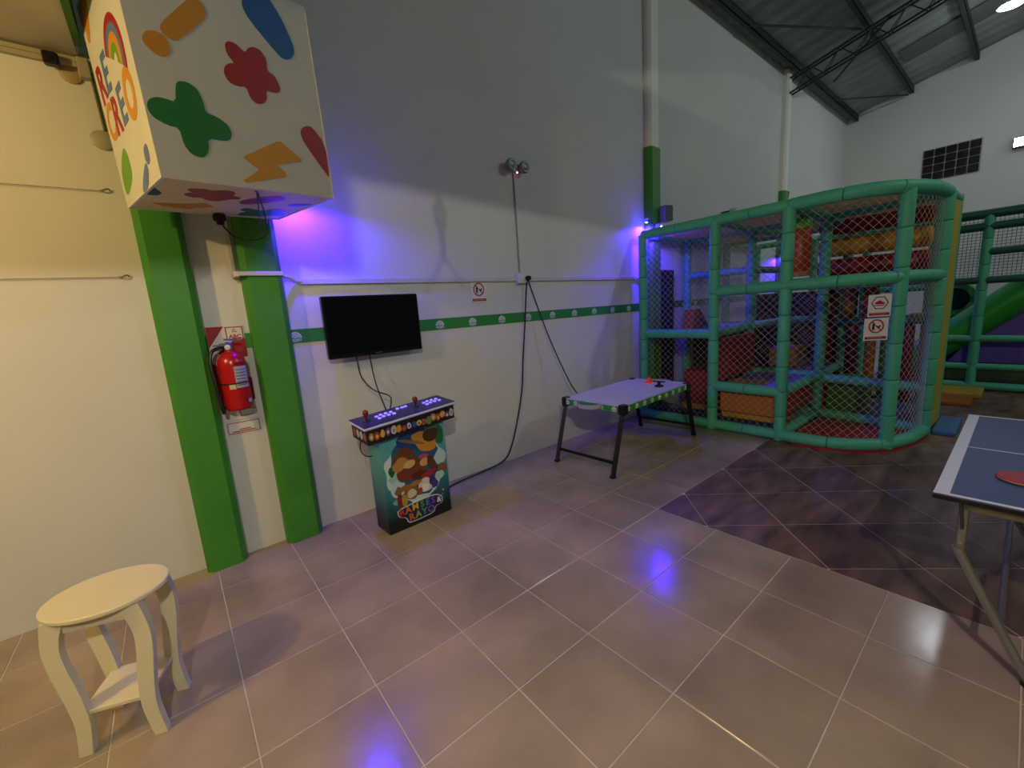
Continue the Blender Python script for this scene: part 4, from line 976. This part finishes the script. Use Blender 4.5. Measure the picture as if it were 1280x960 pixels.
while z < 2.4: gn.tube([(.02, 1.0-S0.y, z), (.02, -1.0-S0.y, z)], .0035, 3, caps=False); z += .04
stuff(gn.build('net', mat('slide_net', '#4a4a4c', .7), sf))
pbx = lambda nm, x0, x1, y0, y1, z0, z1, c: MB().cbox(x0-S0.x, x1-S0.x, y0-S0.y, y1-S0.y, z0, z1, .01).build(nm, vin(c), sf)
pbx('low_panel', 9.0, 9.04, -1.0, 1.0, .08, .32, '24401c')
sd = thing('slide', 'large green slide with rounded sides and a purple side wall', 'slide', (9.5, .4, 0))
def slz(y): return 1.66-.92*(y-.05)
ys = [-2.4, -1.8, -1.2, -.6, 0, .3, .6, .9, 1.15]
def sweep(xs_profile, name, c):
    """closed cross-section of (x, dz) swept down the slope"""
    mb = MB(); n = len(xs_profile); V = []
    for y in ys:
        for x, dz in xs_profile: V.append((x-9.5, y-.4, max(.03, slz(y)+dz)))
    F = []
    for i in range(len(ys)-1): F += [(i*n+k, i*n+(k+1) % n, (i+1)*n+(k+1) % n, (i+1)*n+k) for k in range(n)]
    F += [tuple(range(n-1, -1, -1)), tuple((len(ys)-1)*n+k for k in range(n))]
    return mb.add(V, F).build(name, vin(c), sd, True)
def disc(cx, cz, r, sz=1, n=14): return [(cx+r*math.cos(2*PI*k/n), cz+r*sz*math.sin(2*PI*k/n)) for k in range(n)]
sweep(disc(9.55, -.31, .28, 1.1), 'side_bolster', '38b03c'); sweep(disc(10.75, -.31, .28, 1.1), 'side_bolster', '38b03c')
sweep([(9.6, -.42), (10.6, -.42), (10.6, -.34), (9.6, -.34)], 'chute', '44b83c')
sk = MB(); sk.prism([(-2.4, .32), (.75, .32), (.50, slz(.50)-.55), (-2.4, slz(-2.4)-.55)], 9.50, 9.54, frame((-9.5, -.4, 0), (0, 1, 0), (0, 0, 1), (1, 0, 0))); sk.build('side_wall', vin('7052c4'), sd)
MB().box(9.50-9.5, 9.54-9.5, -2.8, .8, .03, .32).build('base_wall', vin('171a30'), sd)
tn = thing('soft_tunnel', 'dark green padded tunnel mouth behind the upper end of the slide frame', 'tunnel', (11.1, .78, 1.05))
MB().tube([(0, .0, .30), (.0, .0, .30)], .01, 4)
tb = MB(); add_ring(tb, 0, 0, .20, .29, 0, 2*PI, 0, .5, frame((0, .1, .18), (0, 1, 0), (0, 0, 1), (1, 0, 0)), 20); tb.build('tunnel_wall', vin('246a28'), tn)
tb = MB(); tb.lathe([(.2, .3), (.2, .31)], 20, frame((0, .1, .18), (0, 1, 0), (0, 0, 1), (1, 0, 0))); tb.build('tunnel_back', vin('14301a'), tn)
MB().box(.1, .2, -.1, .3, -1.05, -.08).build('support', STEEL, tn)

# lamp fixtures of the hall
def high_bay(loc, label):
    t = thing('high_bay_lamp', label, 'lamp', loc)
    MB().lathe([(.17, 0), (.16, .05), (.07, .14), (.06, .22)], 20).build('reflector', mat('lamp_white', '#c9c9cc', .4), t, True)
    MB().lathe([(.15, -.004), (.15, .0)], 20).build('diffuser', mat('lamp_glow', '#ffffff', .4, emit=('#f0f6ff', 30)), t)
    MB().tube([(0, 0, .22), (0, 0, roofz(loc[1])-loc[2])], .008, 6).build('rod', STEEL, t)
high_bay((11.6, .65, 5.96), 'bright high bay lamp hanging under the roof near the far wall')
wl = thing('wall_floodlight', 'bright floodlight fixed on the far wall beyond the glass block window', 'floodlight', (FAR_X-.08, .40, 4.28))
MB().cbox(-.04, .08, -.14, .14, -.1, .1, .01).build('housing', STEEL, wl); MB().box(-.046, -.04, -.12, .12, -.08, .08).build('diffuser', mat('lamp_glow', '#ffffff', .4, emit=('#f0f6ff', 30)), wl)
# hook with ring and two straps hanging near the light-blocking beam, just behind the viewer
hk = thing('hanging_ring', 'small steel ring on a rope with two straps hanging from the low ceiling', 'ring', (-.07, -.12, 3.09))
MB().tube([(0, 0, 0), (0, 0, -.221)], .003, 6).build('rope', CORD, hk)
MB().tube([(.008*math.cos(2*PI*k/16), 0, -.24+.020*math.sin(2*PI*k/16)) for k in range(16)], .003, 6, closed=True).build('ring', STEEL, hk)
MB().tube([(0, 0, -.258), (.0, 0, -.31)], .0035, 6).build('rope', CORD, hk)
for s_ in (-1, 1): MB().tube([(0, 0, -.31), (s_*.045, 0, -.375)], .0018, 6).build('strap', CORD, hk)
